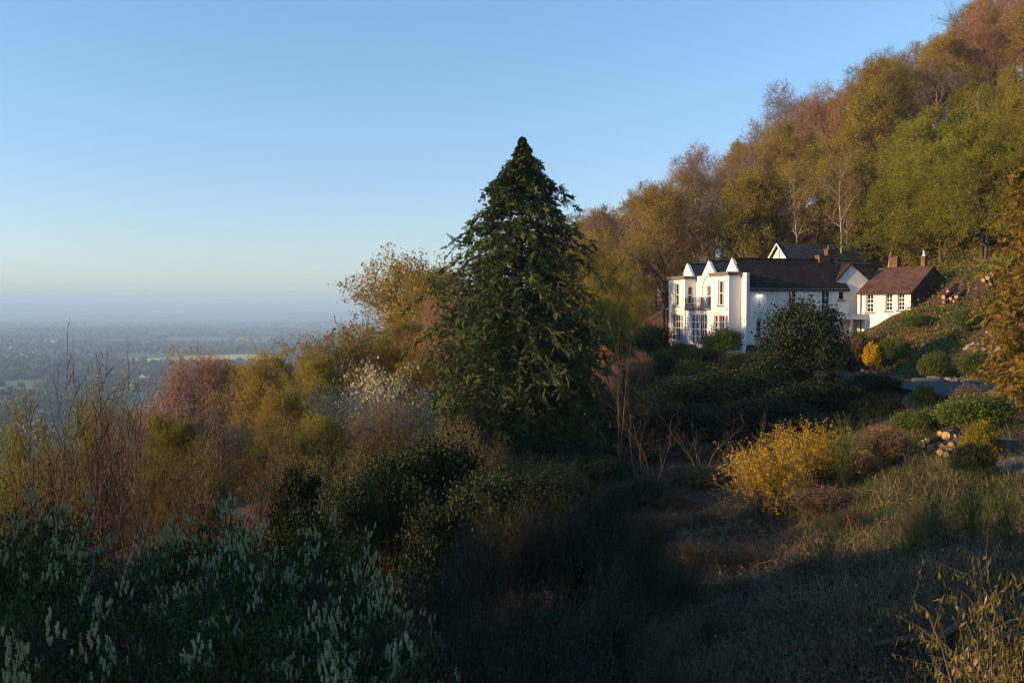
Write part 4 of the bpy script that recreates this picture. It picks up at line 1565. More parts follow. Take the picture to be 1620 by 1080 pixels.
# --- bushes
def blob_bush(seed, R, H, ncl, nlf, leaf, sig=.2, nst=14, flatten=1.0, aspect=.45, inner=.55, droop=0.0, up=.7):
    """stems and leaf clumps through an uneven dome of radius R and height H"""
    rng = np.random.default_rng(seed)
    st, fo = MB(), MB()
    d = nrm(rng.normal(size=(ncl, 3)))
    d[:, 2] = np.abs(d[:, 2]) * 1.15 - .18
    r = inner + (1 - inner) * rng.uniform(0, 1, ncl) ** .6
    lump = 1 + .17 * np.sin(3 * np.arctan2(d[:, 1], d[:, 0]) + seed) + .12 * np.sin(5 * d[:, 2] + 2 * d[:, 0] * seed)
    C = d * (r * lump)[:, None] * np.array([R, R, H * .52]) + np.array([0, 0, H * .46])
    C[:, 2] = np.maximum(C[:, 2], .08 * H)
    nC = np.repeat(np.arange(ncl), nlf)
    k = len(nC)
    Q = C[nC] + rng.normal(size=(k, 3)) * sig * R * np.array([1, 1, .8])
    Q[:, 2] = np.maximum(Q[:, 2], .03)
    od = nrm(Q - np.array([0, 0, H * .3]))
    D = nrm(od + .8 * rng.normal(size=(k, 3)) + np.array([0, 0, .2 - droop]))
    Nn = nrm(od * .7 + .55 * rng.normal(size=(k, 3)) + np.array([0, 0, up]))
    s = leaf * rng.uniform(.6, 1.3, k)
    fo.leaves(Q, D, Nn, s, s * aspect, 0)
    if nst:
        pick = rng.choice(ncl, nst * 4)
        E = C[pick]
        t = np.linspace(0, 1, 6)
        b0 = rng.normal(size=(len(E), 3)) * [.12 * R, .12 * R, 0]
        P = b0[:, None, :] + (E - b0)[:, None, :] * np.stack([t ** 1.3, t ** 1.3, t ** .8], -1)[None]
        P += rng.normal(size=P.shape) * .04 * R * (t * (1 - t) * 4)[None, :, None]
        P[:, 0, 2] -= .25
        st.tube(P, np.linspace(1, .25, 6)[None] * rng.uniform(.012, .03, len(E))[:, None] * (H / 3) ** .5, 4)
    return st, fo


def twig_bush(seed, R, H, nst, n2, n3, nl, leaf, tw=.007, spreadang=.45, arch=.0, aspect=.45, stem_r=.018, n4=0, gn=.1):
    """many stems from the ground, side shoots, fine twigs and a few leaves"""
    rng = np.random.default_rng(seed)
    st, fo = MB(), MB()
    o = rng.normal(size=(nst, 3)) * [.16 * R, .16 * R, 0]
    a = rng.uniform(0, 2 * np.pi, nst)
    s = np.abs(rng.normal(size=nst)) * spreadang
    d = np.stack([np.cos(a) * s, np.sin(a) * s, np.ones(nst)], -1)
    L = H * rng.uniform(.6, 1.08, nst)
    o[:, 2] -= .2
    P0, R0 = grow(o, d, L, np.full(nst, stem_r) * rng.uniform(.6, 1.3, nst), np.full(nst, .004), 9, gn, .05 - arch, rng)
    st.tube(P0, R0, 5)
    o, d, r, t, par = sprout(P0, R0, n2, .2, 1, .55, rng, .2)
    L1 = L[par] * .42 * (1.15 - .7 * t) * rng.uniform(.5, 1.2, len(o)) + .08
    P1, R1 = grow(o, d, L1, np.minimum(r * .6, .012), np.full(len(o), .003), 4, gn * 1.3, .08 - arch * 1.5, rng)
    fo.tube(P1, R1, 3, 0)
    o, d, r, t, par = sprout(P1, R1, n3, .15, 1, .6, rng, .25)
    L2 = L1[par] * .5 * rng.uniform(.5, 1.3, len(o)) + .05
    P2, R2 = grow(o, d, L2, np.full(len(o), .004), np.full(len(o), .002), 3, gn * 1.5, .05 - arch, rng)
    fo.ribbons(P2, tw * rng.uniform(.7, 1.3, len(o)), rng, 0)
    last = P2
    if n4:
        o, d, r, t, par = sprout(P2, R2, n4, .2, 1, .6, rng, .25)
        P3, R3 = grow(o, d, L2[par] * .5 * rng.uniform(.5, 1.3, len(o)) + .03, np.full(len(o), .003), np.full(len(o), .002), 2, gn * 1.5, .03 - arch, rng)
        fo.ribbons(P3, tw * .8 * rng.uniform(.7, 1.3, len(o)), rng, 0)
        last = P3
    if nl:
        leaf_on(last, nl, rng, leaf, aspect, .5, fo, 1, .01)
    return st, fo


def bush_t(kind, seed, leafm, stemm=None, **kw):
    st, fo = blob_bush(seed, **kw)
    parts = [('foliage', fo.mesh('foliage', [leafm]))]
    if st.v:
        parts.insert(0, ('stem', st.mesh('stem', [stemm or M['bark']])))
    return Template(kind, parts)


def twig_t(kind, seed, stemm, twigm, leafm, **kw):
    st, fo = twig_bush(seed, **kw)
    return Template(kind, [('stem', st.mesh('stem', [stemm])), ('twigs', fo.mesh('twigs', [twigm, leafm]))])


B = {
    'dark': [bush_t('dark', 201 + i, M['leaf_dark'], R=2.2, H=4.2, ncl=240, nlf=75, leaf=.13, sig=.13) for i in range(2)],
    'holly': [bush_t('holly', 211 + i, M['leaf_holly'], R=1.9, H=3.6, ncl=220, nlf=110, leaf=.08, sig=.13) for i in range(2)],
    'shrub': [bush_t('shrub', 221 + i, M['leaf_shrub'], R=1.3, H=1.9, ncl=150, nlf=80, leaf=.085, sig=.15) for i in range(2)],
    'brown': [twig_t('brown', 231 + i, M['bark'], M['twig_thicket'], M['leaf_olive'], R=2.2, H=4.4, nst=20, n2=14, n3=8, n4=4, nl=1, leaf=.05, tw=.005, spreadang=.52, stem_r=.011) for i in range(2)],
    'tangle': [twig_t('tangle', 241 + i, M['twig_dark'], M['twig_dark'], M['leaf_shrub'], R=1.3, H=2.8, nst=34, n2=12, n3=7, n4=2, nl=1, leaf=.028, tw=.0045, spreadang=.4, stem_r=.012) for i in range(3)],
    'sapling': [twig_t('sapling', 251 + i, M['bark'], M['twig_thicket'], M['leaf_gold'], R=1.0, H=8, nst=6, n2=11, n3=5, n4=3, nl=0, leaf=.05, tw=.026, spreadang=.2, stem_r=.09, gn=.06) for i in range(2)],
    'stems': [twig_t('stems', 261, M['bark'], M['twig_thicket'], M['leaf_olive'], R=1.6, H=6, nst=8, n2=9, n3=6, n4=2, nl=0, leaf=.04, tw=.007, spreadang=.55, stem_r=.045, gn=.1)],
    'willow': [twig_t('willow', 271, M['bark'], M['twig_thicket'], M['leaf_willow'], R=2.6, H=7, nst=14, n2=16, n3=11, n4=0, nl=14, leaf=.09, tw=.006, spreadang=.5, stem_r=.035, aspect=.3)],
    'blossom': [bush_t('blossom', 281, M['blossom_tree'], R=2.4, H=4.6, ncl=260, nlf=34, leaf=.12, sig=.11, nst=20, inner=.5)],
    'darkstems': [twig_t('darkstems', 263, M['bark'], M['twig_dark'], M['leaf_olive'], R=1.6, H=6, nst=6, n2=8, n3=4, n4=1, nl=0, leaf=.04, tw=.008, spreadang=.42, stem_r=.05, gn=.1)],
}
TREES['red'] = [tree_t('red', M['bark'], M['twig_red'], M['leaf_red'], 57 + i, H=12, spread=4.6, tf=.15, n1=22, n2=8, n3=7, nt=8, nl=2, leaf=.1, a1=.85) for i in range(2)]
TREES['oak'] = [tree_t('oak', M['bark_grey'], M['twig_brown'], M['leaf_gold'], 303, H=17, spread=6.2, tf=.5, n1=20, n2=8, n3=7, nt=7, nl=4, leaf=.15, a1=1.2, trunk_r=.5, gnarl=.3, wob=.2, top=.8),
                tree_t('oak', M['bark_grey'], M['twig_brown'], M['leaf_gold'], 305, H=17, spread=6.4, tf=.5, n1=13, n2=8, n3=7, nt=6, nl=4, leaf=.14, a1=1.2, trunk_r=.5, gnarl=.32, wob=.22, top=.8)]

# --- trees of the left slope
for kind, idx, name, lab, cat, px, yt, Y, w in [
    ('oak', 0, 'oak_tree', 'tall spreading oak with sparse golden leaves just left of the tall conifer', 'tree', 664, 398, 84, 150),
    ('oak', 1, 'oak_tree', 'low crooked oak with open crown, left of the tall oak beside the conifer', 'tree', 540, 506, 74, 150),
    ('gold', 0, 'field_maple', 'rounded golden tree under the tall oak, against the left side of the conifer', 'tree', 640, 505, 80, 130),
    ('olive', 1, 'field_maple', 'olive gold bushy tree in front of the crooked oak trunk', 'tree', 500, 560, 66, 100),
    ('red', 0, 'bare_tree', 'pinkish russet twiggy tree with pointed top, largest reddish crown on the left slope', 'tree', 312, 553, 47, 135),
    ('red', 1, 'bare_tree', 'small russet tree with thin crown left of the large reddish one', 'tree', 232, 640, 42, 90),
    ('gold', 1, 'bare_tree', 'brown twiggy tree with pale forked limbs right of the reddish tree', 'tree', 408, 553, 45, 105),
    ('olive', 0, 'bare_tree', 'dark olive tree wedged between the reddish tree and the brown forked tree', 'tree', 362, 572, 52, 70),
    ('russet', 2, 'cherry_tree', 'narrow russet tree squeezed against the left edge of the conifer', 'tree', 706, 470, 70, 60),
    ('gold', 1, 'field_maple', 'olive gold rounded tree filling the gap between the two oaks', 'tree', 592, 540, 82, 110),
    ('olive', 2, 'field_maple', 'olive gold tree directly below the tall oak crown', 'tree', 668, 560, 68, 110),
    ('gold', 1, 'hawthorn_tree', 'rounded brown gold tree directly below the brown forked tree', 'tree', 430, 612, 42, 110),
    ('olive', 0, 'hawthorn_tree', 'rounded olive tree below the small russet tree', 'tree', 262, 655, 38, 120),
    ('bare', 0, 'hawthorn_tree', 'grey bare crowned tree below the large reddish tree', 'tree', 345, 640, 38, 120),
    ('bare', 1, 'hawthorn_tree', 'grey bare crowned tree behind the tall saplings', 'tree', 165, 630, 36, 120),
    ('olive', 1, 'hawthorn_tree', 'rounded olive tree in front of the smaller cream blossom', 'tree', 500, 655, 40, 110),
    ('bare', 0, 'hawthorn_tree', 'grey bare crowned tree in front of the larger cream blossom', 'tree', 610, 635, 38, 120),
    ('gold', 0, 'field_maple', 'small golden tree left of the crooked oak, on the edge of the plain', 'tree', 462, 575, 72, 80),
]:
    place_px(TREES[kind][idx], name, lab, cat, px, yt, Y, w, 'trees on the left slope', wmin=1.05 if kind == 'oak' else .72)
for i, (px, yt, Y, w, lab) in enumerate([
    (18, 640, 40, 150, 'yellow green willowy tree cut off by the left edge'),
    (128, 600, 42, 140, 'yellow green willowy tree behind the tall bare saplings'),
    (70, 690, 36, 130, 'yellow green willowy tree lower down between the two willowy crowns'),
    (455, 640, 50, 100, 'olive willowy bush left of the cream blossom'),
    (196, 640, 45, 90, 'olive willowy tree between the saplings and the reddish tree'),
]):
    place_px(B['willow'][0], 'willow_tree', lab, 'tree', px, yt, Y, w, 'willowy trees on the left slope', wmin=.6)
for i, (px, yt, Y, w, lab) in enumerate([
    (88, 532, 26, 70, 'tallest bare sapling rising against the plain on the left'),
    (150, 552, 27, 70, 'bare sapling second from the left edge, rising against the plain'),
    (184, 562, 29, 70, 'bare sapling right of the two tallest saplings'),
    (40, 610, 24, 70, 'short bare sapling nearest the left edge'),
    (216, 622, 25, 80, 'bare sapling in front of the small russet tree'),
]):
    place_px(B['sapling'][i % 2], 'bare_sapling', lab, 'sapling', px, yt, Y, w, 'bare saplings on the left')
for i, (px, yt, Y, w, lab) in enumerate([
    (120, 640, 20, 180, 'many stemmed bare shrub behind the white blossom at the far left'),
    (205, 650, 21, 200, 'many stemmed bare shrub with pale forking stems, left foreground'),
    (290, 680, 24, 170, 'many stemmed bare shrub below the reddish tree'),
    (385, 700, 26, 150, 'many stemmed bare shrub below the brown forked tree'),
    (1040, 630, 44, 165, 'bare forked shrub standing in the dark hollow right of the conifer'),
    (1105, 650, 47, 130, 'thin bare shrub in the dark hollow below the terrace bushes'),
]):
    place_px(B['darkstems' if px > 1000 else 'stems'][0], 'bare_shrub', lab, 'shrub', px, yt, Y, w, 'bare shrubs with many stems')
for i, (px, yt, Y, w, lab) in enumerate([
    (598, 578, 52, 130, 'cream blossoming bush, larger of the two beside the conifer'),
    (520, 612, 48, 110, 'cream blossoming bush, smaller one below the crooked oak'),
]):
    place_px(B['blossom'][0], 'blossom_bush', lab, 'blossom', px, yt, Y, w, 'cream blossom bushes', wmin=.8)
for i, (px, yt, Y, w, lab) in enumerate([
    (440, 655, 38, 150, 'brown twiggy thicket bush under the brown forked tree'),
    (520, 640, 40, 150, 'brown twiggy thicket bush in front of the small cream blossom'),
    (590, 640, 38, 150, 'brown twiggy thicket bush below the large cream blossom'),
    (655, 625, 42, 140, 'sunlit brown thicket bush at the left foot of the conifer'),
    (700, 660, 36, 140, 'brown thicket bush in front of the conifer'),
    (760, 700, 34, 150, 'twiggy thicket bush below the lit conifer boughs'),
    (340, 690, 34, 150, 'brown twiggy thicket bush below the reddish tree'),
    (255, 690, 33, 140, 'brown twiggy thicket bush below the small russet tree'),
    (560, 700, 30, 150, 'brown thicket bush above the dark hollies in the middle left'),
    (640, 700, 31, 140, 'brown thicket bush beside the dark hollies, nearer the conifer'),
    (150, 720, 30, 150, 'brown thicket bush behind the pale forking stems'),
    (30, 740, 28, 150, 'brown thicket bush above the white blossom at the left edge'),
    (480, 700, 33, 140, 'brown thicket bush left of the dark hollies'),
    (800, 690, 40, 140, 'shaded thicket bush at the conifer base'),
    (880, 720, 42, 140, 'shaded thicket bush right of the conifer base'),
]):
    place_px(B['brown'][i % 2], 'thicket_bush', lab, 'bush', px, yt, Y, w, 'brown thicket bushes', wmin=.5)
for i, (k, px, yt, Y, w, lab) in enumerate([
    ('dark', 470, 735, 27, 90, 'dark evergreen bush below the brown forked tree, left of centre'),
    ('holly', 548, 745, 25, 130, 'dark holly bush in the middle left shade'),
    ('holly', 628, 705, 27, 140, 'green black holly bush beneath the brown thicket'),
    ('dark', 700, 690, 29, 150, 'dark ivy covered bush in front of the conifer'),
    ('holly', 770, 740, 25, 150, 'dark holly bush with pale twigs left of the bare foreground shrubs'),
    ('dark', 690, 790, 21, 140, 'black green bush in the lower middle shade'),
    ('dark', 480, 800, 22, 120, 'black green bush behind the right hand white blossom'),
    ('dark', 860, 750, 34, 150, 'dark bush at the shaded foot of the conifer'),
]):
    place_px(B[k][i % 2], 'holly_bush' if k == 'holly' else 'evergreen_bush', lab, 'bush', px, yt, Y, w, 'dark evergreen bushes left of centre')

# --- bushes below the house terrace and round the drive
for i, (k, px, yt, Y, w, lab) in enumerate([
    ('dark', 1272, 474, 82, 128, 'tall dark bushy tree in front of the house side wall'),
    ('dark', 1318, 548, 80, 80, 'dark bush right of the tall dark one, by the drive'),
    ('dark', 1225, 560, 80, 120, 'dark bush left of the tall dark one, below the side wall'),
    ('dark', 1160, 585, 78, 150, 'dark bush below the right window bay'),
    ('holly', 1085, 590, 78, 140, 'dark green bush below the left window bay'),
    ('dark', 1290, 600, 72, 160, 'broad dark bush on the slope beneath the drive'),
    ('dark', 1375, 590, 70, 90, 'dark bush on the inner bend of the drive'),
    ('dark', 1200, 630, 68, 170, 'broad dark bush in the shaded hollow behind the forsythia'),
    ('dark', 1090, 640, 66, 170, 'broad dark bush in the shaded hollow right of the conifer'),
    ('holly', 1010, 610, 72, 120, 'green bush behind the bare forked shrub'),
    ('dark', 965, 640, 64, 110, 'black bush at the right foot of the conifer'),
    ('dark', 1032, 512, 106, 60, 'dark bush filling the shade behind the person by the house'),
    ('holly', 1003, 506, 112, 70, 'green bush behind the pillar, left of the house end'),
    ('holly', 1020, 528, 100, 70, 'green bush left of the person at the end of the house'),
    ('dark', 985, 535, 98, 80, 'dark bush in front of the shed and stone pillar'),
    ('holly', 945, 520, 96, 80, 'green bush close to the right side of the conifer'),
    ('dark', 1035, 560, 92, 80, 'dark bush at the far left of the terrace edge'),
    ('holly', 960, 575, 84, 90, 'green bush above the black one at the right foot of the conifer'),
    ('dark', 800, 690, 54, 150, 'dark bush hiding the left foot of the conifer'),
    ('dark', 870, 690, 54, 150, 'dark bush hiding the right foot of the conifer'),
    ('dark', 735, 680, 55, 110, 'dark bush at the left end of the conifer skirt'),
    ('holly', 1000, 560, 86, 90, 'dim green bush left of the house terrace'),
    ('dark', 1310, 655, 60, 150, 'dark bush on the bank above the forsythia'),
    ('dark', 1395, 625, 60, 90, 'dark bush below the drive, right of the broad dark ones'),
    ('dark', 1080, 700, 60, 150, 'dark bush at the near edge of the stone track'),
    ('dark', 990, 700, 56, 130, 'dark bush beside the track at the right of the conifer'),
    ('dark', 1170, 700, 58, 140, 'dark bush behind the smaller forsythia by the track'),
    ('dark', 1120, 770, 44, 130, 'added black bush standing in for shade in the hollow left of the forsythia'),  # added bush: its dark leaves stand in for shade on the hollow floor
    ('dark', 1020, 760, 42, 130, 'added black bush standing in for shade in the hollow below the conifer'),  # likewise added, dark in place of the conifer's missing shade
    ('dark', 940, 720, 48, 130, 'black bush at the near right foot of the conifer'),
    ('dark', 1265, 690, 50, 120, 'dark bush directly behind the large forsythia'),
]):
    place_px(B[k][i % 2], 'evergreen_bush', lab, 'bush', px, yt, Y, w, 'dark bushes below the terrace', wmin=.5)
for i, (px, yt, Y, w, lab) in enumerate([
    (1143, 519, 90, 62, 'rounded sunlit green bush in front of the right window bay'),
    (1078, 541, 97, 50, 'sunlit green shrub below the left window bay'),
    (1110, 550, 92, 60, 'sunlit green shrub beneath the glazed garden room'),
    (1050, 552, 96, 50, 'sunlit green shrub at the left end of the terrace'),
    (1092, 568, 86, 60, 'yellow green shrub lower down below the terrace'),
    (1180, 556, 88, 60, 'shaded green shrub below the corner of the house'),
    (1235, 548, 88, 50, 'shaded green shrub between the corner shrub and the tall dark bush'),
    (940, 560, 90, 50, 'dim green shrub right of the conifer'),
]):
    place_px(B['shrub'][i % 2], 'terrace_shrub', lab, 'shrub', px, yt, Y, w, 'green shrubs below the terrace')
for i, (k, ix, px, yt, Y, w, lab) in enumerate([
    ('olive', 0, 948, 430, 100, 110, 'young olive tree right of the conifer top branches, left of the house'),
    ('olive', 2, 1000, 420, 108, 90, 'olive green tree behind the shed, left of the house'),
    ('green', 0, 975, 470, 92, 80, 'dim green tree in front of the shed'),
]):
    place_px(TREES[k][ix], 'beech_tree', lab, 'tree', px, yt, Y, w, wmin=.6)
DS = twig_t('dark_sapling', 259, M['bark'], M['twig_dark'], M['leaf_olive'], R=.6, H=8, nst=2, n2=16, n3=5, nl=1, leaf=.06, tw=.008, spreadang=.06, stem_r=.09, gn=.04)
place_px(DS, 'birch_sapling', 'thin dark trunked sapling rising before the shed, right of the conifer', 'sapling', 978, 470, 52, 60)
for i, (px, yt, Y, w, lab) in enumerate([(958, 548, 78, 60, 'russet beech shrub catching sun right of the conifer'), (1010, 552, 84, 50, 'pink flowering shrub dimly lit left of the terrace')]):
    place_px(TREES['russet'][i], 'russet_shrub', lab, 'shrub', px, yt, Y, w, wmin=.9)

for i, (px, yt, Y, w, lab) in enumerate([(1425, 285, 112, 170, 'lime green tree overhanging the cottage end'), (1490, 262, 106, 190, 'lime green tree spreading over the bank above the logs'), (1555, 235, 101, 190, 'lime green tree above the upper logs, beside the golden conifer')]):
    place_px(TREES['green'][i % 2], 'hornbeam_tree', lab, 'tree', px, yt, Y, w, 'lime green trees along the bank top', wmin=.8)

# --- right hand bank with logs
bank_pts = []
for i, (px, yt, Y, w, lab) in enumerate([
    (1380, 542, 88, 24, 'small round yellow flowering bush beside the drive')]):
    tp = bush_t('yellow_round', 401, M['yellow'], R=.65, H=1.4, ncl=70, nlf=60, leaf=.09, sig=.16)
    place_px(tp, 'yellow_bush', lab, 'bush', px, yt, Y, w)
for i, (px, yt, Y, w, lab) in enumerate([
    (1480, 550, 78, 60, 'dark green shrub at the foot of the log bank'),
    (1545, 545, 74, 60, 'dark green shrub below the pale scree beside the golden conifer'),
    (1410, 528, 88, 46, 'ivy green shrub low on the bank, left side'),
    (1358, 514, 91, 34, 'green shrub between the porch pillars and the bank'),
    (1330, 535, 90, 36, 'small lit shrub beneath the porch pillars'),
    (1450, 490, 90, 55, 'ivy green shrub halfway up the bank under the lower logs'),
    (1530, 480, 84, 50, 'green shrub on the bank below the upper logs'),
    (1460, 600, 62, 46, 'feathery dark shrub in front of the drive'),
]):
    place_px(B['shrub'][i % 2], 'bank_shrub', lab, 'shrub', px, yt + 6, Y, w * .8, 'shrubs of the log bank')

M['log_bark'] = solid('log_bark', (.16, .11, .075), (.07, .05, .036), 9, .9, .5, (1, 1, 1))
M['log_end'] = solid('log_cut_end', (.46, .29, .15), (.34, .2, .1), 7, .8, .1)


def log(loc, dirv, L, r, lab, group, seed):
    rng = np.random.default_rng(seed)
    d = nrm(np.asarray(dirv, float))
    th = np.linspace(0, 2 * np.pi, 13)[:-1]
    A = nrm(np.cross(d, [0, 0, 1.]))
    Bv = np.cross(A, d)
    m_ = 6
    base = 1 + .08 * rng.normal(size=12)
    V = []
    for i in range(m_):
        rr_ = r * base * (1 + .04 * rng.normal(size=12)) * (1 + .02 * (i - 2))
        c = d * (i / (m_ - 1) - .5) * L + Bv * .02 * math.sin(i)
        V.append(c + A * (np.cos(th) * rr_)[:, None] + Bv * (np.sin(th) * rr_)[:, None])
    V = np.concatenate(V)
    idx = np.arange(m_ * 12).reshape(m_, 12)
    a, b_ = idx[:-1], idx[1:]
    root = thing('log', lab, 'log', tuple(loc), 0, group)
    MB().add(V, np.stack([a, np.roll(a, -1, 1), np.roll(b_, -1, 1), b_], -1).reshape(-1, 4), 0, True).obj('bark', M['log_bark'], root)
    for e, s in ((0, -1), (m_ - 1, 1)):
        MB().add(V[idx[e]] + d * .004 * s, [tuple(range(12))[::-1] if s < 0 else tuple(range(12))]).obj('cut_end', M['log_end'], root)
    return root


def on_ground(px, py, Y0, Y1):
    """where the sight line meets the ground between two distances"""
    Ys = np.linspace(Y0, Y1, 300)
    P = np.array([at(px, py, y) for y in Ys])
    dz = P[:, 2] - gz(P[:, 0], P[:, 1])
    j = np.argmax(dz < 0)
    return P[max(j, 1)] if (dz < 0).any() else P[np.argmin(np.abs(dz))]


for grp, spec in (('logs on the near woodpile', [
        (1478, 705, .17, -.5, 1.3, 0, 'split log at the left end of the near woodpile'), (1486, 711, .15, -.3, 1.0, 0, 'pale log beside the left end of the near woodpile'),
        (1488, 702, .13, -.4, 1.5, .12, 'log resting on the left logs of the near woodpile'), (1503, 708, .14, -.2, 1.0, 0, 'log in the middle row of the near woodpile'),
        (1508, 700, .17, -.1, .9, .2, 'round log with large pale end on top of the near woodpile'), (1514, 707, .15, .1, 1.0, 0, 'log right of centre in the near woodpile'),
        (1516, 698, .12, .2, .9, .16, 'small log at the upper right of the near woodpile'), (1505, 694, .1, -.3, 1.4, .22, 'thin log lying along the top of the near woodpile'),
        (1497, 718, .12, -.2, .6, 0, 'short log rolled in front of the near woodpile'), (1503, 722, .11, .3, .5, 0, 'small round log lying lowest before the near woodpile'),
        (1507, 717, .1, 1.2, .5, .05, 'short log turned sideways before the near woodpile'), (1522, 704, .12, .3, .9, 0, 'log at the right end of the near woodpile')]),):
    for i, (px, py, r, a, L, lift, lab) in enumerate(spec):
        p = on_ground(px, py, 26, 40)
        log(p + np.array([0, .2, r * .6 + lift * .8]), (math.sin(a) - .75, -.8, -.02), L * .85, r * .8, lab, grp, 500 + i)
for i, (px, py, r, a, L, lift, lab) in enumerate([
        (1502, 466, .24, .4, 2.6, 0, 'felled log at the left of the lower bank pile'), (1511, 468, .2, .5, 2.6, 0, 'felled log second from left in the lower bank pile'), (1520, 466, .22, .55, 2.8, .05, 'felled log at the right of the lower bank pile'),
        (1507, 461, .18, .5, 2.6, .35, 'felled log lying across the lower bank pile'), (1496, 479, .2, .1, .6, 0, 'short pale log rolled below the lower bank pile, left'), (1512, 477, .18, -.1, .6, 0, 'short pale log rolled below the lower bank pile, right'),
        (1560, 440, .24, .6, 2.4, 0, 'felled log at the left of the upper bank pile'), (1568, 438, .26, .55, 2.4, .1, 'felled log on top of the upper bank pile'), (1575, 433, .22, .5, 2.4, .1, 'felled log at the right of the upper bank pile'), (1565, 446, .16, 1.0, 2.8, 0, 'long thin pole below the upper bank pile')]):
    p = on_ground(px, py, 70, 112)
    log(p + np.array([0, -.1, r * .6 + lift * .8]), (-math.cos(a), -math.sin(a) - .4, -.35), L, r * .75, lab, 'felled logs on the bank', 540 + i)
# tree stump by the gravel
p = on_ground(1590, 716, 24, 38)
st = thing('tree_stump', 'broad cut tree stump beside the golden rounded shrub', 'stump', tuple(p))
rng = np.random.default_rng(3)
th = np.linspace(0, 2 * np.pi, 17)[:-1]
V = []
for z, r in ((-.3, .5), (.05, .42), (.2, .36), (.42, .34)):
    rr_ = r * (1 + .1 * rng.normal(size=16) * (1.2 - z))
    V.append(np.stack([np.cos(th) * rr_, np.sin(th) * rr_, np.full(16, z)], -1))
V = np.concatenate(V)
ix = np.arange(64).reshape(4, 16)
MB().add(V, np.stack([ix[:-1], np.roll(ix[:-1], -1, 1), np.roll(ix[1:], -1, 1), ix[1:]], -1).reshape(-1, 4), 0, True).obj('bark', M['log_bark'], st)
MB().add(V[48:] + [0, 0, .004], [tuple(range(16))]).obj('cut_top', solid('weathered_wood', (.3, .24, .18), (.2, .16, .12), 6, .9), st)

# --- shrubs by the near woodpile
near = [
    ('shrub', 0, 'garden_shrub', 'broad fresh green shrub behind the golden rounded one, right', 1545, 622, 35, 110),
    ('shrub', 1, 'garden_shrub', 'low round green shrub left of the woodpile', 1446, 648, 37, 62),
    ('shrub', 0, 'garden_shrub', 'grey green shrub between the round shrub and the broad fresh green one', 1490, 640, 37, 60),
    ('shrub', 1, 'garden_shrub', 'green shrub at the right edge behind the stump', 1612, 668, 34, 60),
    ('dark', 0, 'juniper_bush', 'dark feathery juniper in front of the woodpile', 1540, 700, 27, 66),
]
for k, ix, nm, lab, px, yt, Y, w in near:
    place_px(B[k][ix], nm, lab, 'shrub', px, yt, Y, w, 'shrubs around the woodpile')
M['leaf_goldshrub'] = foliage('leaf_gold_shrub', [(.16, .14, .012), (.27, .22, .02), (.38, .3, .03)], .3, 1.2)
tp = bush_t('goldshrub', 421, M['leaf_goldshrub'], R=.6, H=1.0, ncl=90, nlf=90, leaf=.05, sig=.14)
place_px(tp, 'golden_shrub', 'clipped rounded golden shrub beside the stump', 'shrub', 1553, 665, 30, 54)
tp = twig_t('bracken', 431, M['bracken'], M['bracken'], M['bracken'], R=.6, H=1.3, nst=40, n2=12, n3=5, nl=2, leaf=.05, tw=.006, spreadang=.25, stem_r=.008, aspect=.3)
for px, yt, Y, w, lab in ((1404, 672, 33, 70, 'reddish brown clump of dead bracken left of the woodpile'), (1462, 660, 39, 40, 'dead bracken clump behind the round green shrub'),
                          (1530, 606, 42, 46, 'pinkish dead bracken behind the broad fresh green shrub'), (1600, 660, 38, 60, 'dead bracken at the foot of the golden conifer'), (1345, 530, 90, 40, 'dead bracken at the left end of the log bank'),
                          (1300, 770, 29, 90, 'dead bracken in the shade beneath the forsythia'), (1365, 715, 32, 60, 'thin dead bracken right of the forsythia')):
    place_px(tp, 'dead_bracken', lab, 'bracken', px, yt, Y, w, 'dead bracken clumps')

# --- forsythia
def forsythia(seed):
    rng = np.random.default_rng(seed)
    st, fl = MB(), MB()
    nst = 110
    a = rng.uniform(0, 2 * np.pi, nst)
    s = np.abs(rng.normal(size=nst)) * .45 + .1
    o = np.stack([rng.normal(size=nst) * .45, rng.normal(size=nst) * .35, np.full(nst, -.2)], -1)
    L = rng.uniform(1.9, 3.1, nst)
    P0, R0 = grow(o, np.stack([np.cos(a) * s, np.sin(a) * s, np.ones(nst)], -1), L, np.full(nst, .02), np.full(nst, .005), 10, .09, -.07, rng)
    st.tube(P0, R0, 4)
    o, d, r, t, par = sprout(P0, R0, 9, .3, 1, .6, rng, .25)
    P1, R1 = grow(o, d, rng.uniform(.35, .95, len(o)), np.full(len(o), .007), np.full(len(o), .003), 5, .12, -.08, rng)
    st.tube(P1, R1, 3)
    keep = rng.uniform(size=len(P1)) < np.clip((P1[:, -1, 2] - .55) / 1.1, .05, 1)
    P1 = P1[keep]
    leaf_on(P1, 17, rng, .05, .42, .2, fl, 0, .03, .0)
    leaf_on(P0[rng.uniform(size=nst) < .6], 18, rng, .05, .42, .2, fl, 0, .02, .5)
    return st, fl


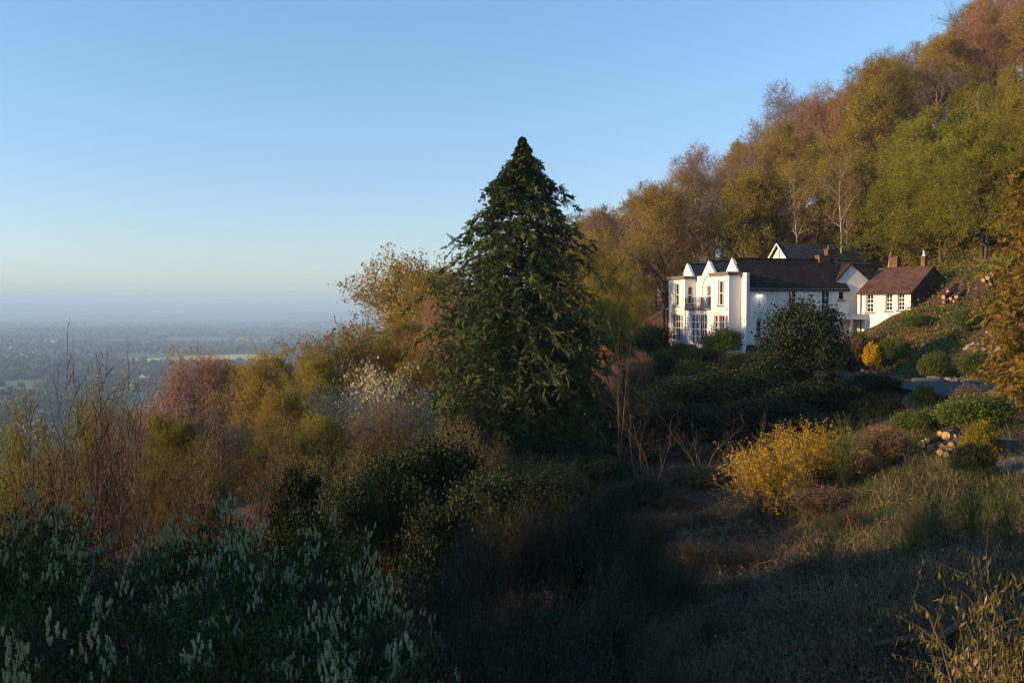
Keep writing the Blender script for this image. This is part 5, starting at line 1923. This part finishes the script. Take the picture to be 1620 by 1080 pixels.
s_, f_ = forsythia(7)
fors = Template('forsythia', [('stem', s_.mesh('stem', [M['twig_brown']])), ('blossom', f_.mesh('blossom', [M['yellow']]))])
place_px(fors, 'forsythia', 'large arching yellow forsythia in flower on the edge of the dark hollow', 'shrub', 1298, 662, 33, 165, rz=.3)
place_px(fors, 'forsythia', 'smaller straggling yellow forsythia spilling left into the dark hollow', 'shrub', 1215, 685, 31, 150, rz=2.2)
place_px(B['sapling'][1], 'dead_stalks', 'pair of dead brown stalks above the left forsythia', 'stalk', 1205, 655, 32, 30)
tp = twig_t('green_shoots', 441, M['leaf_shrub'], M['leaf_shrub'], M['leaf_shrub'], R=.5, H=1.9, nst=14, n2=14, n3=2, nl=3, leaf=.04, tw=.005, spreadang=.12, stem_r=.008)
for px, yt, Y, w, lab in ((1335, 655, 31, 46, 'upright green shoots above the forsythia'), (1540, 740, 18, 60, 'thin upright leafy shoots on the slope below the juniper'), (1480, 760, 18, 60, 'thin upright leafy shoots in the middle of the grassy slope'),
                          (1440, 800, 15, 70, 'thin upright shoots lower on the grassy slope'), (1300, 830, 18, 70, 'thin shoots at the left of the grassy slope'), (1600, 780, 15, 60, 'thin shoots beside the pale soil at the right')):
    place_px(tp, 'leafy_shoots', lab, 'shoots', px, yt, Y, w, 'leafy shoots on the right slope')

# ------------------------------------------------------------------ foreground
def laurel(seed, R=1.35, H=2.3, nspk=46):
    rng = np.random.default_rng(seed)
    st, fo = blob_bush(seed, R=R, H=H, ncl=170, nlf=42, leaf=.085, sig=.13, nst=10, aspect=.24, inner=.35, up=.4)
    bl = MB()
    # clusters of upright cream spikes on the outer shoots
    d = nrm(rng.normal(size=(nspk, 3)))
    d[:, 2] = np.abs(d[:, 2]) * .9 + .12
    d = nrm(d)
    lump = 1 + .17 * np.sin(3 * np.arctan2(d[:, 1], d[:, 0]) + seed) + .12 * np.sin(5 * d[:, 2] + 2 * d[:, 0] * seed)
    C = d * lump[:, None] * np.array([R, R, H * .54]) + np.array([0, 0, H * .46])
    for i in range(nspk):
        k = rng.integers(3, 9)
        b0 = C[i] + rng.normal(size=(k, 3)) * [.09, .09, .05]
        D = nrm(np.array([0, 0, 1.]) + d[i] * .35 + rng.normal(size=(k, 3)) * .36)
        L = rng.uniform(.07, .125, k)
        t = np.linspace(0, 1, 5)
        P = b0[:, None, :] + D[:, None, :] * (L[:, None] * t[None])[:, :, None]
        P[:, :, :2] += (t ** 2)[None, :, None] * rng.normal(size=(k, 1, 2)) * .02
        R_ = np.array([.35, .9, 1, .7, .15])[None] * rng.uniform(.018, .027, k)[:, None]
        bl.tube(P, R_, 5, smooth=False)
        # loose florets that break the outline
        n2 = 14
        par = np.repeat(np.arange(k), n2)
        q = rng.uniform(.05, 1, len(par))
        o = b0[par] + D[par] * (L[par] * q)[:, None]
        dd = nrm(rng.normal(size=(len(par), 3)) + D[par] * .6)
        bl.leaves(o, dd, rng.normal(size=(len(par), 3)), .034, .011)
    return Template('laurel', [('stem', st.mesh('stem', [M['twig_dark']])), ('foliage', fo.mesh('foliage', [M['leaf_laurel']])), ('blossom', bl.mesh('blossom', [M['blossom']]))])


LA = [laurel(601, nspk=26), laurel(602, nspk=40), laurel(603, nspk=7)]
for ix, px, yt, Y, w, lab in [
    (1, 20, 800, 13, 170, 'white spiked laurel catching light at the left edge'),
    (0, 75, 775, 16, 120, 'white spiked laurel behind the left edge one, before the bare stems'),
    (1, 115, 845, 13.5, 170, 'white spiked laurel in front of the bare many stemmed shrub'),
    (0, 205, 862, 14, 160, 'white spiked laurel below the pale forking stems'),
    (1, 262, 822, 15, 130, 'white spiked laurel left of the tallest white spray'),
    (1, 350, 778, 15.5, 80, 'tallest narrow white spray of laurel in the left foreground'),
    (1, 385, 835, 14, 130, 'white spiked laurel right of the tallest white spray'),
    (0, 430, 872, 14.5, 120, 'white spiked laurel between the tall spray and the thin one'),
    (0, 512, 812, 15, 46, 'thin upright laurel spray standing apart before the dark bushes'),
    (1, 560, 880, 13.5, 110, 'white spiked laurel right of the thin upright spray'),
    (1, 605, 925, 11.5, 120, 'white spiked laurel at the right end of the laurel bank'),
    (1, 530, 945, 10.5, 170, 'white spiked laurel at the lower right of the laurel bank'),
    (2, 430, 930, 11, 190, 'sparsely flowered laurel in the middle of the laurel bank'),
    (2, 310, 920, 11, 190, 'sparsely flowered laurel below the tallest white spray'),
    (2, 180, 910, 11, 190, 'white spiked laurel in the second row from the left edge'),
    (2, 50, 900, 10.5, 190, 'white spiked laurel in the second row at the left edge'),
    (1, 20, 985, 7.6, 190, 'close white spiked laurel in the lower left corner'),
    (2, 180, 1000, 8.2, 240, 'dark close laurel right of the lower left corner'),
    (2, 350, 1005, 8.4, 240, 'dark close laurel at the bottom, left of centre'),
    (1, 520, 1015, 8.6, 220, 'close white spiked laurel at the bottom below the thin spray'),
    (0, 625, 1000, 9.2, 130, 'white spiked laurel at the bottom right of the laurel bank'),
]:
    place_px(LA[ix], 'laurel_bush', lab, 'laurel', px, yt, Y, w * 1.15, 'white flowered laurels of the left foreground', wmin=.6)
for i, (px, yt, Y, w, lab) in enumerate([
    (690, 860, 15, 170, 'bare twiggy bush right of the laurel bank'),
    (760, 800, 18, 170, 'bare twiggy bush before the dark hollies, centre left'),
    (830, 775, 19, 170, 'bare twiggy bush below the left foot of the conifer'),
    (905, 770, 18, 170, 'bare twiggy bush in the middle of the shaded foreground'),
    (965, 735, 18, 130, 'tallest bare twiggy bush in the shaded foreground, right of the conifer foot'),
    (1010, 800, 16, 130, 'bare twiggy bush at the left of the stony gully'),
    (720, 930, 11, 230, 'close bare twiggy bush beside the laurel bank'),
    (840, 900, 11.5, 230, 'close bare twiggy bush at the bottom centre'),
    (950, 890, 11.5, 220, 'close bare twiggy bush at the bottom right of centre'),
    (780, 985, 8.5, 260, 'nearest bare twiggy bush at the bottom centre edge'),
    (930, 1000, 8.5, 240, 'nearest bare twiggy bush at the bottom edge beside the gully'),
    (640, 960, 11, 150, 'bare twiggy bush tangled into the last laurel'),
    (1060, 1000, 9, 150, 'low bare twiggy bush at the bottom of the gully'),
    (1075, 880, 17, 150, 'bare twiggy bush on the left bank of the stony gully'),
    (1130, 960, 13, 150, 'bare twiggy bush on the right bank of the stony gully, low down'),
    (1180, 860, 24, 120, 'bare twiggy bush below the smaller forsythia'),
    (1240, 960, 12, 150, 'low twiggy bush at the bottom of the rough slope'),
    (1330, 1000, 9.5, 170, 'low twiggy bush at the bottom edge right of the gully'),
    (1040, 800, 28, 110, 'bare twiggy bush at the head of the stony gully'),
    (1110, 810, 32, 110, 'bare twiggy bush in the hollow left of the smaller forsythia'),
    (1440, 960, 11, 140, 'low twiggy bush left of the drooping shrub'),
    (1290, 880, 17, 120, 'low twiggy bush in the middle of the rough slope'),
    (1380, 900, 15, 120, 'low twiggy bush beside the thin upright shoots'),
    (1060, 770, 40, 110, 'dark twiggy bush at the back of the hollow, left of the smaller forsythia'),
    (1100, 850, 24, 110, 'dark twiggy bush in the middle of the gully floor'),
    (1150, 800, 34, 100, 'dark twiggy bush touching the smaller forsythia'),
    (1020, 870, 18, 130, 'dark twiggy bush at the left edge of the gully floor'),
    (1190, 920, 17, 120, 'dark twiggy bush on the right edge of the gully floor'),
    (1500, 860, 16, 100, 'low twiggy bush under the tip of the drooping shrub'),
    (1460, 790, 22, 100, 'low twiggy bush in the sunlit part of the rough slope'),
    (1340, 800, 26, 100, 'low twiggy bush on the sunlit slope below the dead bracken'),
    (320, 900, 12.5, 190, 'dark twiggy bush among the laurels, below the tallest spray'),
    (150, 880, 12.6, 180, 'dark twiggy bush in the gap left of the middle laurels'),
    (480, 900, 12.6, 160, 'dark twiggy bush in front of the thin upright spray'),
    (60, 960, 9.5, 220, 'dark twiggy bush among the laurels at the far left'),
    (250, 960, 9.6, 230, 'dark twiggy bush among the laurels below the tall spray'),
    (420, 1000, 8.8, 230, 'dark twiggy bush among the lowest laurels'),
]):
    place_px(B['tangle'][i % 3], 'twiggy_bush', lab, 'bush', px, yt, Y, w, 'bare twiggy bushes of the foreground')


# --- drooping yellowing shrub in the lower right corner
def droop_shrub(seed):
    rng = np.random.default_rng(seed)
    st, fo = MB(), MB()
    nst = 26
    o = rng.normal(size=(nst, 3)) * [.18, .18, 0]
    o[:, 2] = -.2
    a = rng.uniform(0, 2 * np.pi, nst)
    s = rng.uniform(.15, 1.1, nst)
    P0, R0 = grow(o, np.stack([np.cos(a) * s, np.sin(a) * s, np.ones(nst)], -1), rng.uniform(.9, 1.9, nst), np.full(nst, .014), np.full(nst, .005), 9, .08, -.06, rng)
    st.tube(P0, R0, 5)
    o, d, r, t, par = sprout(P0, R0, 8, .3, 1, .75, rng, .2)
    P1, R1 = grow(o, d, rng.uniform(.2, .55, len(o)), np.full(len(o), .006), np.full(len(o), .003), 5, .1, -.03, rng)
    st.tube(P1, R1, 4)
    N = len(P1)
    n = 11
    par = np.repeat(np.arange(N), n)
    f = np.tile((np.arange(n) + .5) / n, N) * 5
    i = np.minimum(f.astype(int), 4)
    w = (f - i)[:, None]
    C = P1[par, i] * (1 - w) + P1[par, i + 1] * w
    D = nrm(np.array([0, 0, -1.]) + rng.normal(size=C.shape) * .38)
    fo.leaves(C, D, rng.normal(size=C.shape), rng.uniform(.06, .12, len(C)), rng.uniform(.007, .013, len(C)))
    return Template('droop', [('stem', st.mesh('stem', [M['bark']])), ('foliage', fo.mesh('foliage', [M['leaf_yellowing']]))])


DR = droop_shrub(12)
place_px(DR, 'drooping_shrub', 'close shrub with long drooping yellowing leaves, upper right corner of the dark slope', 'shrub', 1600, 850, 6.6, 330, 'drooping shrubs in the lower right corner', rz=.4)
place_px(DR, 'drooping_shrub', 'close shrub with drooping leaves at the very bottom right', 'shrub', 1630, 950, 5.4, 420, 'drooping shrubs in the lower right corner', rz=2.5)

# --- ground cover
rng = np.random.default_rng(900)


def scatter_px(n, x0, x1, y0, y1, ya, yb):
    """ground points spread evenly over a patch of ground (metres)"""
    X = rng.uniform(x0, x1, n)
    Y = ya * (yb / ya) ** rng.uniform(0, 1, n)
    return X, Y


def cover(name, P, k, hgt, leaf, mats, wid=.004, lean=.5, nl=1, asp=.4, spread=.12):
    """k stems per point, each a bent ribbon with a few leaves: one mass"""
    mb = MB()
    N = len(P) * k
    o = np.repeat(P, k, 0) + rng.normal(size=(N, 3)) * [spread, spread, 0]
    h = np.repeat(np.broadcast_to(hgt, (len(P),)), k) * rng.uniform(.4, 1.2, N)
    d = nrm(rng.normal(size=(N, 3)) * lean + [0, 0, 1])
    S, _ = grow(o, d, h, np.full(N, .01), np.full(N, .01), 3, .22, -.05, rng)
    mb.ribbons(S, np.broadcast_to(wid, (N,)) * rng.uniform(.7, 1.3, N), rng, 0)
    if nl:
        leaf_on(S, nl, rng, leaf, asp, .5, mb, 1, .02, .1)
    return tag(mb.obj(name, mats), kind='stuff')


def pts_on(X, Y, keep=None):
    if keep is not None:
        X, Y = X[keep], Y[keep]
    return np.stack([X, Y, gz(X, Y) - .03], -1)


def clump(x, y, s, ph):
    return np.sin(x / s + ph) * np.sin(y / s * 1.3 + 2 * ph) + .6 * np.sin(x / s * 2.3 + y / s * 1.7 + ph)


def off_road(X, Y, dr=2.6, dt=1.3):
    return (road_d(X, Y, ROADS)[0] > dr) & (road_d(X, Y, TRACKS)[0] > dt)


# brambles and dead stems over the whole near hillside
X, Y = scatter_px(30000, 0, 0, 0, 0, 5, 64)
X = rng.uniform(-.62, .56, len(X)) * Y
k_ = (turf_at(X, Y) < .55) | (clump(X, Y, 1.5, 2.9) > .5) | (rng.uniform(size=len(X)) < .15)
k_ &= off_road(X, Y) & ~((X > 28) & (Y > 55)) & ~((np.abs(X - 6.5) < 1.4 + .03 * Y) & (Y > 18) & (Y < 44) & (rng.uniform(size=len(X)) < .35))
P = pts_on(X, Y, k_)
cover('brambles', P, 3, .18 + .012 * P[:, 1] + .18 * np.clip(clump(P[:, 0], P[:, 1], 2.1, .4), 0, 1), .045, [M['twig_dark'], M['leaf_dark']], .0022 + .00016 * np.repeat(P[:, 1], 3), .75, 1)
X = rng.uniform(-.62, .05, 9000) * 1.0
Y = 24 * (3.2 ** rng.uniform(0, 1, 9000))
X = X * Y
P = pts_on(X, Y)
cover('scrub', P, 3, .7 + .6 * np.clip(clump(P[:, 0], P[:, 1], 3.5, 1.1), 0, 1), .08, [M['twig_thicket'], M['leaf_olive']], .005, .35, 1, .4, .3)
# dead bracken matted over the lower slope and the gully sides
Y = 7 * (5.2 ** rng.uniform(0, 1, 16000))
X = rng.uniform(.06, .58, 16000) * Y
P = pts_on(X, Y, ((clump(X, Y, 1.9, .3) > -.1) | (turf_at(X, Y) < .2)) & off_road(X, Y) & (rng.uniform(size=len(X)) < np.clip(1.35 - .75 * turf_at(X, Y), .2, 1)))
cover('matted_bracken', P, 3, .22 + .009 * P[:, 1] * np.clip(.6 + clump(P[:, 0], P[:, 1], 1.2, 4.4), .3, 1.6), .05, [M['straw'], M['bracken']], .0022 + .00012 * np.repeat(P[:, 1], 3), .95, 1, .35, .15)
Y = 7.5 * (4.6 ** rng.uniform(0, 1, 2600))
X = rng.uniform(.03, .58, 2600) * Y
P = pts_on(X, Y, (clump(X, Y, 1.4, 6.1) > .25) & off_road(X, Y))
cover('dead_stalks', P, 4, .7 + .25 * clump(P[:, 0], P[:, 1], .7, 3.1), .024, [M['twig_thicket'], M['bracken']], .003, .28, 4, .35, .25)
# turf on the right hand slope
Y = 9 * (4.6 ** rng.uniform(0, 1, 70000))
X = rng.uniform(.05, .60, 70000) * Y
dens = np.clip(turf_at(X, Y), 0, 1) * (.55 + .45 * np.tanh(clump(X, Y, 1.6, .9)))
P = pts_on(X, Y, (rng.uniform(size=len(X)) < dens) & off_road(X, Y))
cover('grass', P, 2, .10 + .006 * P[:, 1] + .25 * np.clip(clump(P[:, 0], P[:, 1], .9, 2.2), 0, 1), .05, [M['grass'], M['grass']], .004 + .0001 * np.repeat(P[:, 1], 2), .55, 0)
Y = 8 * (5 ** rng.uniform(0, 1, 14000))
X = rng.uniform(.05, .60, 14000) * Y
P = pts_on(X, Y, (clump(X, Y, 1.3, 3.7) > .1) & off_road(X, Y))
cover('dry_grass', P, 3, .3 + .012 * P[:, 1] * np.clip(clump(P[:, 0], P[:, 1], 2.3, 1.3), .2, 1.2), .05, [M['straw'], M['straw']], .003 + .0001 * np.repeat(P[:, 1], 3), .8, 0)
# low weeds on the slope
Y = 9 * (4.4 ** rng.uniform(0, 1, 5000))
X = rng.uniform(.1, .60, 5000) * Y
P = pts_on(X, Y, clump(X, Y, 1.1, 5.1) > .45)
cover('weeds', P, 4, .2, .035 + 0 * P[0, 0], [M['grass'], M['leaf_shrub']], .003, .7, 5, .5, .15)
# ivy over the bank with the logs
X = rng.uniform(30.5, 48, 26000)
Y = rng.uniform(66, 108, 26000)
c_ = clump(X, Y, 2.4, .8) + .5 * clump(X, Y, .9, 1.9)
px_, py_ = px_of(X, Y, gz(X, Y))
fade = np.clip((1500 - px_) / 120, 0, 1)
keep = (rng.uniform(size=len(X)) < np.clip(.35 + .5 * c_ + .35 * fade, 0, 1)) & off_road(X, Y, 3.4) & ~((Y > 93) & (X < 37.5)) & ~((Y > 97) & (X < 41.5))
P = pts_on(X, Y, keep)
cover('ivy', P, 2, .32 + .3 * np.clip(clump(P[:, 0], P[:, 1], 1.7, .2), 0, 1), .17, [M['twig_brown'], M['ivy']], .006, .8, 3, .42, .3)
P = pts_on(X, Y, ~keep & off_road(X, Y, 3.4) & ~((Y > 93) & (X < 37.5)) & ~((Y > 97) & (X < 41.5)) & (rng.uniform(size=len(X)) < .4))
cover('dead_bank_litter', P, 2, .3, .1, [M['bracken'], M['straw']], .007, 1.0, 1, .4, .3)
# dead bracken litter on the bank under the wood
X = rng.uniform(36, 75, 8000)
Y = rng.uniform(84, 128, 8000)
P = pts_on(X, Y, off_road(X, Y, 4) & ~((Y > 94) & (X < 43) & (Y < 122)))
cover('wood_floor_litter', P, 2, .4, .16, [M['bracken'], M['leaf_gold']], .009, .9, 2, .4, .4)
# ground cover on the terrace slope and round the hollow
X = rng.uniform(-6, 31, 12000)
Y = rng.uniform(56, 97, 12000)
P = pts_on(X, Y, off_road(X, Y, 3.2, 1.6) & ~((Y > 91.5) & (X > 20)) & ~((Y > 88) & (X > 15.2) & (X < 21) & (Y > 93)))
cover('hollow_ground_cover', P, 3, .45, .13, [M['twig_dark'], M['leaf_dark']], .007, .7, 3, .45, .3)


def rocks(name, P, s, mat, kind='stuff'):
    mb = MB()
    ico = np.array([(x, y, z) for x in (-1, 1) for y in (-1, 1) for z in (-1, 1)], float)
    fc = np.array([(0, 1, 3, 2), (4, 6, 7, 5), (0, 4, 5, 1), (2, 3, 7, 6), (0, 2, 6, 4), (1, 5, 7, 3)])
    for p, q in zip(P, s):
        v = ico * rng.uniform(.5, 1, (8, 1)) * q * np.array([rng.uniform(.8, 1.5), 1, rng.uniform(.4, .8)])
        a = rng.uniform(0, 6.28)
        v[:, :2] = v[:, :2] @ np.array([[math.cos(a), -math.sin(a)], [math.sin(a), math.cos(a)]])
        mb.add(v + p + [0, 0, q * .25], fc)
    return tag(mb.obj(name, mat), kind=kind)


M['rock'] = solid('rock_grey', (.2, .185, .17), (.1, .09, .082), 5, .9, .3)
k = 420
t = rng.integers(12, len(ROADS) - 12, k)
tn = nrm(np.gradient(ROADS, axis=0) * np.array([1, 1, 0]))
off = rng.uniform(2.5, 4.4, k)
q = ROADS[t]
X, Y = q[:, 0] + np.abs(tn[t, 1]) * off, q[:, 1] + np.abs(tn[t, 0]) * off * .3
rocks('roadside_rubble', pts_on(X, Y), rng.uniform(.08, .3, k), M['rock'])
k = 260
X, Y = rng.uniform(37, 41.5, k), rng.uniform(70, 82, k)
rocks('scree', pts_on(X, Y), rng.uniform(.08, .25, k), solid('scree_pale', (.3, .25, .2), (.2, .15, .12), 5, .9, .3))
k = 500
Y = rng.uniform(17, 42, k)
X = 2.6 + (Y - 17) * .17 + rng.normal(size=k) * (.5 + .03 * Y)
rocks('gully_stones', pts_on(X, Y), rng.uniform(.03, .14, k), solid('gully_stone', (.2, .13, .085), (.1, .07, .05), 5, .9, .3))
# broken sticks in the gully and on the slope
for nm, k, (xa, xb), mt in (('fallen_sticks', 700, (-.02, .3), M['log_bark']),):
    Y = 10 * (4.2 ** rng.uniform(0, 1, k))
    X = rng.uniform(xa, xb, k) * Y
    p0 = pts_on(X, Y)
    a = rng.uniform(0, 6.28, k)
    L = rng.uniform(.2, .8, k)
    P = np.stack([p0 + np.stack([np.cos(a) * L * q, np.sin(a) * L * q, 0 * a], -1) + rng.normal(size=(k, 3)) * .05 for q in (0, .35, .7, 1)], 1)
    P[:, :, 2] = gz(P[:, :, 0].ravel(), P[:, :, 1].ravel()).reshape(k, 4) + rng.uniform(.02, .25, (k, 1)) + .1 * np.array([0, .5, .7, .4])
    R_ = np.linspace(1, .5, 4)[None] * rng.uniform(.004, .013, k)[:, None]
    mb = MB().tube(P, R_, 5)
    tag(mb.obj(nm, mt), kind='stuff')
# gravel at the right edge
g0 = on_ground(1612, 738, 22, 36)
GXX, GYY = np.meshgrid(np.linspace(-1.2, 2.4, 14), np.linspace(-1.6, 1.6, 14))
gx, gy = GXX + g0[0] + .35, GYY + g0[1]
edge = np.hypot((GXX - .6) / 1.8, GYY / 1.6) < 1 + .1 * np.sin(5 * GXX)
Zg = gz(gx.ravel(), gy.ravel()).reshape(gx.shape) + np.where(edge, .05, -.2)
grid_obj('gravel', gx, gy, Zg, solid('blue_gravel', (.13, .135, .15), (.06, .062, .07), 14, .95, .6))

# branch lying at the bottom right with a cut stub
p = on_ground(1500, 1030, 6, 16)
br = thing('fallen_branch', 'grey fallen branch with a cut stub, low on the dark slope', 'branch', tuple(p))
P = np.array([(-.55, .1, .02), (-.3, .02, .1), (-.05, 0, .12), (.15, .1, .2), (.2, .12, .42)])
MB().tube(P[None], np.array([[.02, .03, .035, .035, .03]]), 7, cap=True).obj('limb', M['log_bark'], br)
MB().tube(np.array([(-.1, 0, .12), (-.45, -.2, .4), (-.75, -.3, .8)])[None], np.array([[.015, .01, .004]]), 5).obj('side_shoot', M['log_bark'], br)

# ------------------------------------------------------------------ person by the end of the house
skin = solid('skin', (.52, .31, .22), (.48, .28, .2), 20, .6)
pp = on_ground(1051, 549, 100, 116)
pz = max(g1(pp[0], pp[1]), at(1051, 553, pp[1])[2])
per = thing('person', 'person in a white shirt and dark trousers standing at the far end of the house', 'person', (pp[0], pp[1], pz), rad(20))


def skinned(name, verts, edges, radii, mat, parent, lv=2):
    me = bpy.data.meshes.new(name)
    me.from_pydata(verts, edges, [])
    o = link(name, me, parent)
    md = o.modifiers.new('skin', 'SKIN')
    md.use_smooth_shade = True
    for v, r in zip(me.skin_vertices[0].data, radii):
        v.radius = (r, r) if not isinstance(r, tuple) else r
    me.skin_vertices[0].data[0].use_root = True
    s2 = o.modifiers.new('sub', 'SUBSURF')
    s2.levels = s2.render_levels = lv
    me.materials.append(mat)
    return o


# facing +x, hands before the body
bv = [(0, 0, .95), (0, 0, 1.1), (0, 0, 1.3), (.02, 0, 1.46), (.04, 0, 1.54), (.06, 0, 1.66), (.07, 0, 1.76),
      (0, -.2, 1.42), (.03, -.26, 1.15), (.25, -.2, 1.05), (.34, -.16, 1.06),
      (0, .2, 1.42), (.03, .26, 1.15), (.25, .2, 1.05), (.34, .16, 1.06),
      (0, -.1, .9), (.02, -.1, .5), (-.02, -.1, .08), (.14, -.11, .04), (0, .1, .9), (-.02, .1, .5), (-.06, .1, .08), (.1, .11, .04)]
be = [(0, 1), (1, 2), (2, 3), (3, 4), (4, 5), (5, 6), (3, 7), (7, 8), (8, 9), (9, 10), (3, 11), (11, 12), (12, 13), (13, 14), (0, 15), (15, 16), (16, 17), (17, 18), (0, 19), (19, 20), (20, 21), (21, 22)]
br_ = [.15, .14, .16, .1, .055, .095, .07, .06, .045, .038, .03, .06, .045, .038, .03, .09, .065, .045, .03, .09, .065, .045, .03]
skinned('body', bv, be, br_, skin, per)
sv = [(0, 0, .98), (0, 0, 1.12), (0, 0, 1.3), (.01, 0, 1.46), (0, -.2, 1.43), (.03, -.265, 1.16), (.2, -.22, 1.07), (0, .2, 1.43), (.03, .265, 1.16), (.2, .22, 1.07)]
skinned('shirt', sv, [(0, 1), (1, 2), (2, 3), (3, 4), (4, 5), (5, 6), (3, 7), (7, 8), (8, 9)], [(.19, .165), (.18, .16), (.2, .175), (.12, .12), .078, .065, .052, .078, .065, .052], M['white_paint'], per)
skinned('trousers', [(0, 0, .98), (0, -.1, .88), (.02, -.1, .5), (-.02, -.1, .1), (0, .1, .88), (-.02, .1, .5), (-.06, .1, .1)], [(0, 1), (1, 2), (2, 3), (0, 4), (4, 5), (5, 6)],
        [.17, .11, .085, .065, .11, .085, .065], solid('dark_cloth', (.02, .02, .024), (.03, .03, .034), 9, .9), per)
skinned('hair', [(.03, 0, 1.72), (.02, 0, 1.8), (-.03, 0, 1.7)], [(0, 1), (0, 2)], [.1, .07, .075], solid('dark_hair', (.012, .01, .009), (.02, .016, .014), 9, .6), per)
fm = MB()
fm.tube(np.array([(.145, 0, 1.7), (.18, 0, 1.665), (.15, 0, 1.65)])[None], np.array([[.012, .02, .012]]), 6, cap=True)
fm.obj('nose', skin, per)

# ------------------------------------------------------------------ tall evergreens left of the view that shade the foreground
k = 0
for X, Y, top, lab in ((-13.5, 5.4, 1.9, 'second'), (-17, 8, 2.8, 'third'), (-13.5, 10.5, 2.2, 'fourth'), (-18, 12, 3.2, 'fifth'), (-11, -2.2, .9, 'first')):
    zg = g1(X, Y)
    tp = B['dark'][k % 2]
    top += 1.6
    tp.place('evergreen_tree', f'dark evergreen tree just outside the left edge, {lab} of five from the camera', 'tree', (X, Y, zg - .2), k * 1.3, 1.25, (top - zg) / tp.H, 'evergreens beyond the left edge')
    k += 1

# ------------------------------------------------------------------ houses of the plain
def far_house(px, py, w, d, h, rz, lab, group, wm=None, rm=None):
    p = at(px, py, 1.0)
    p = p * (PLAIN / p[2])
    c, s = math.cos(rz), math.sin(rz)
    root = thing('farmhouse', lab, 'house', tuple(p), rz, group)
    mb = MB().box((-w / 2, -d / 2, -1), (w / 2, d / 2, h))
    mb.add([(-w / 2, -d / 2, h), (w / 2, -d / 2, h), (0, -d / 2, h + w * .45), (-w / 2, d / 2, h), (w / 2, d / 2, h), (0, d / 2, h + w * .45)], [(0, 1, 2), (5, 4, 3)])
    mb.obj('wall', wm or M['render'], root)
    rf = MB()
    idt = lambda q: np.asarray(q, float)
    for sg in (-1, 1):
        slab(rf, idt, [(0, -d / 2 - .4, h + w * .45 + .3), (0, d / 2 + .4, h + w * .45 + .3), (sg * (w / 2 + .5), d / 2 + .4, h - .2 + .05), (sg * (w / 2 + .5), -d / 2 - .4, h - .2 + .05)], .3)
    rf.obj('roof', rm or M['roof_brown'], root)


far_house(226, 601, 13, 12, 8, .1, 'white gabled house alone among trees on the near plain', None, rm=M['roof_slate'])
far_house(262, 603, 11, 9, 5, 1.2, 'low pale house right of the white gabled one on the plain', None)
rng = np.random.default_rng(44)
side = ['leftmost', 'second', 'third', 'fourth', 'fifth', 'sixth', 'seventh', 'eighth', 'ninth', 'tenth', 'eleventh', 'twelfth', 'thirteenth', 'fourteenth', 'fifteenth', 'sixteenth']
for i, px in enumerate(np.sort(rng.uniform(6, 76, 16))):
    far_house(px, rng.uniform(548, 564), rng.uniform(6, 9), rng.uniform(7, 12), rng.uniform(4, 5.5), rng.uniform(-.6, .6) + (1.57 if i % 3 else 0), f'tiny pale house in the far village at the left edge, {side[i]} from left', 'houses of the far village')
for i, (px, py) in enumerate(((84, 541), (90, 540), (218, 544), (226, 543), (234, 542.5), (315, 549), (164, 567))):
    far_house(px, py, rng.uniform(9, 12), rng.uniform(10, 16), 6, rng.uniform(0, 1.5), f'tiny white farmhouse scattered on the far plain, {side[i] if i else "leftmost"} of seven', 'farmhouses on the far plain')

HAZE = 1.35e-4

# ------------------------------------------------------------------ the air over the plain
m = bpy.data.materials.new('haze')
m.use_nodes = True
n = m.node_tree
n.nodes.remove(n.nodes['Principled BSDF'])
pv = n.nodes.new('ShaderNodeVolumePrincipled')
pv.inputs['Color'].default_value = (.49, .73, 1.0, 1)
pv.inputs['Density'].default_value = HAZE
pv.inputs['Anisotropy'].default_value = 0.0
n.links.new(pv.outputs[0], n.nodes['Material Output'].inputs['Volume'])
hz = MB().box((-31000, -1500, PLAIN - 6), (31000, 31000, 196)).obj('haze', m)
tag(hz, kind='stuff')
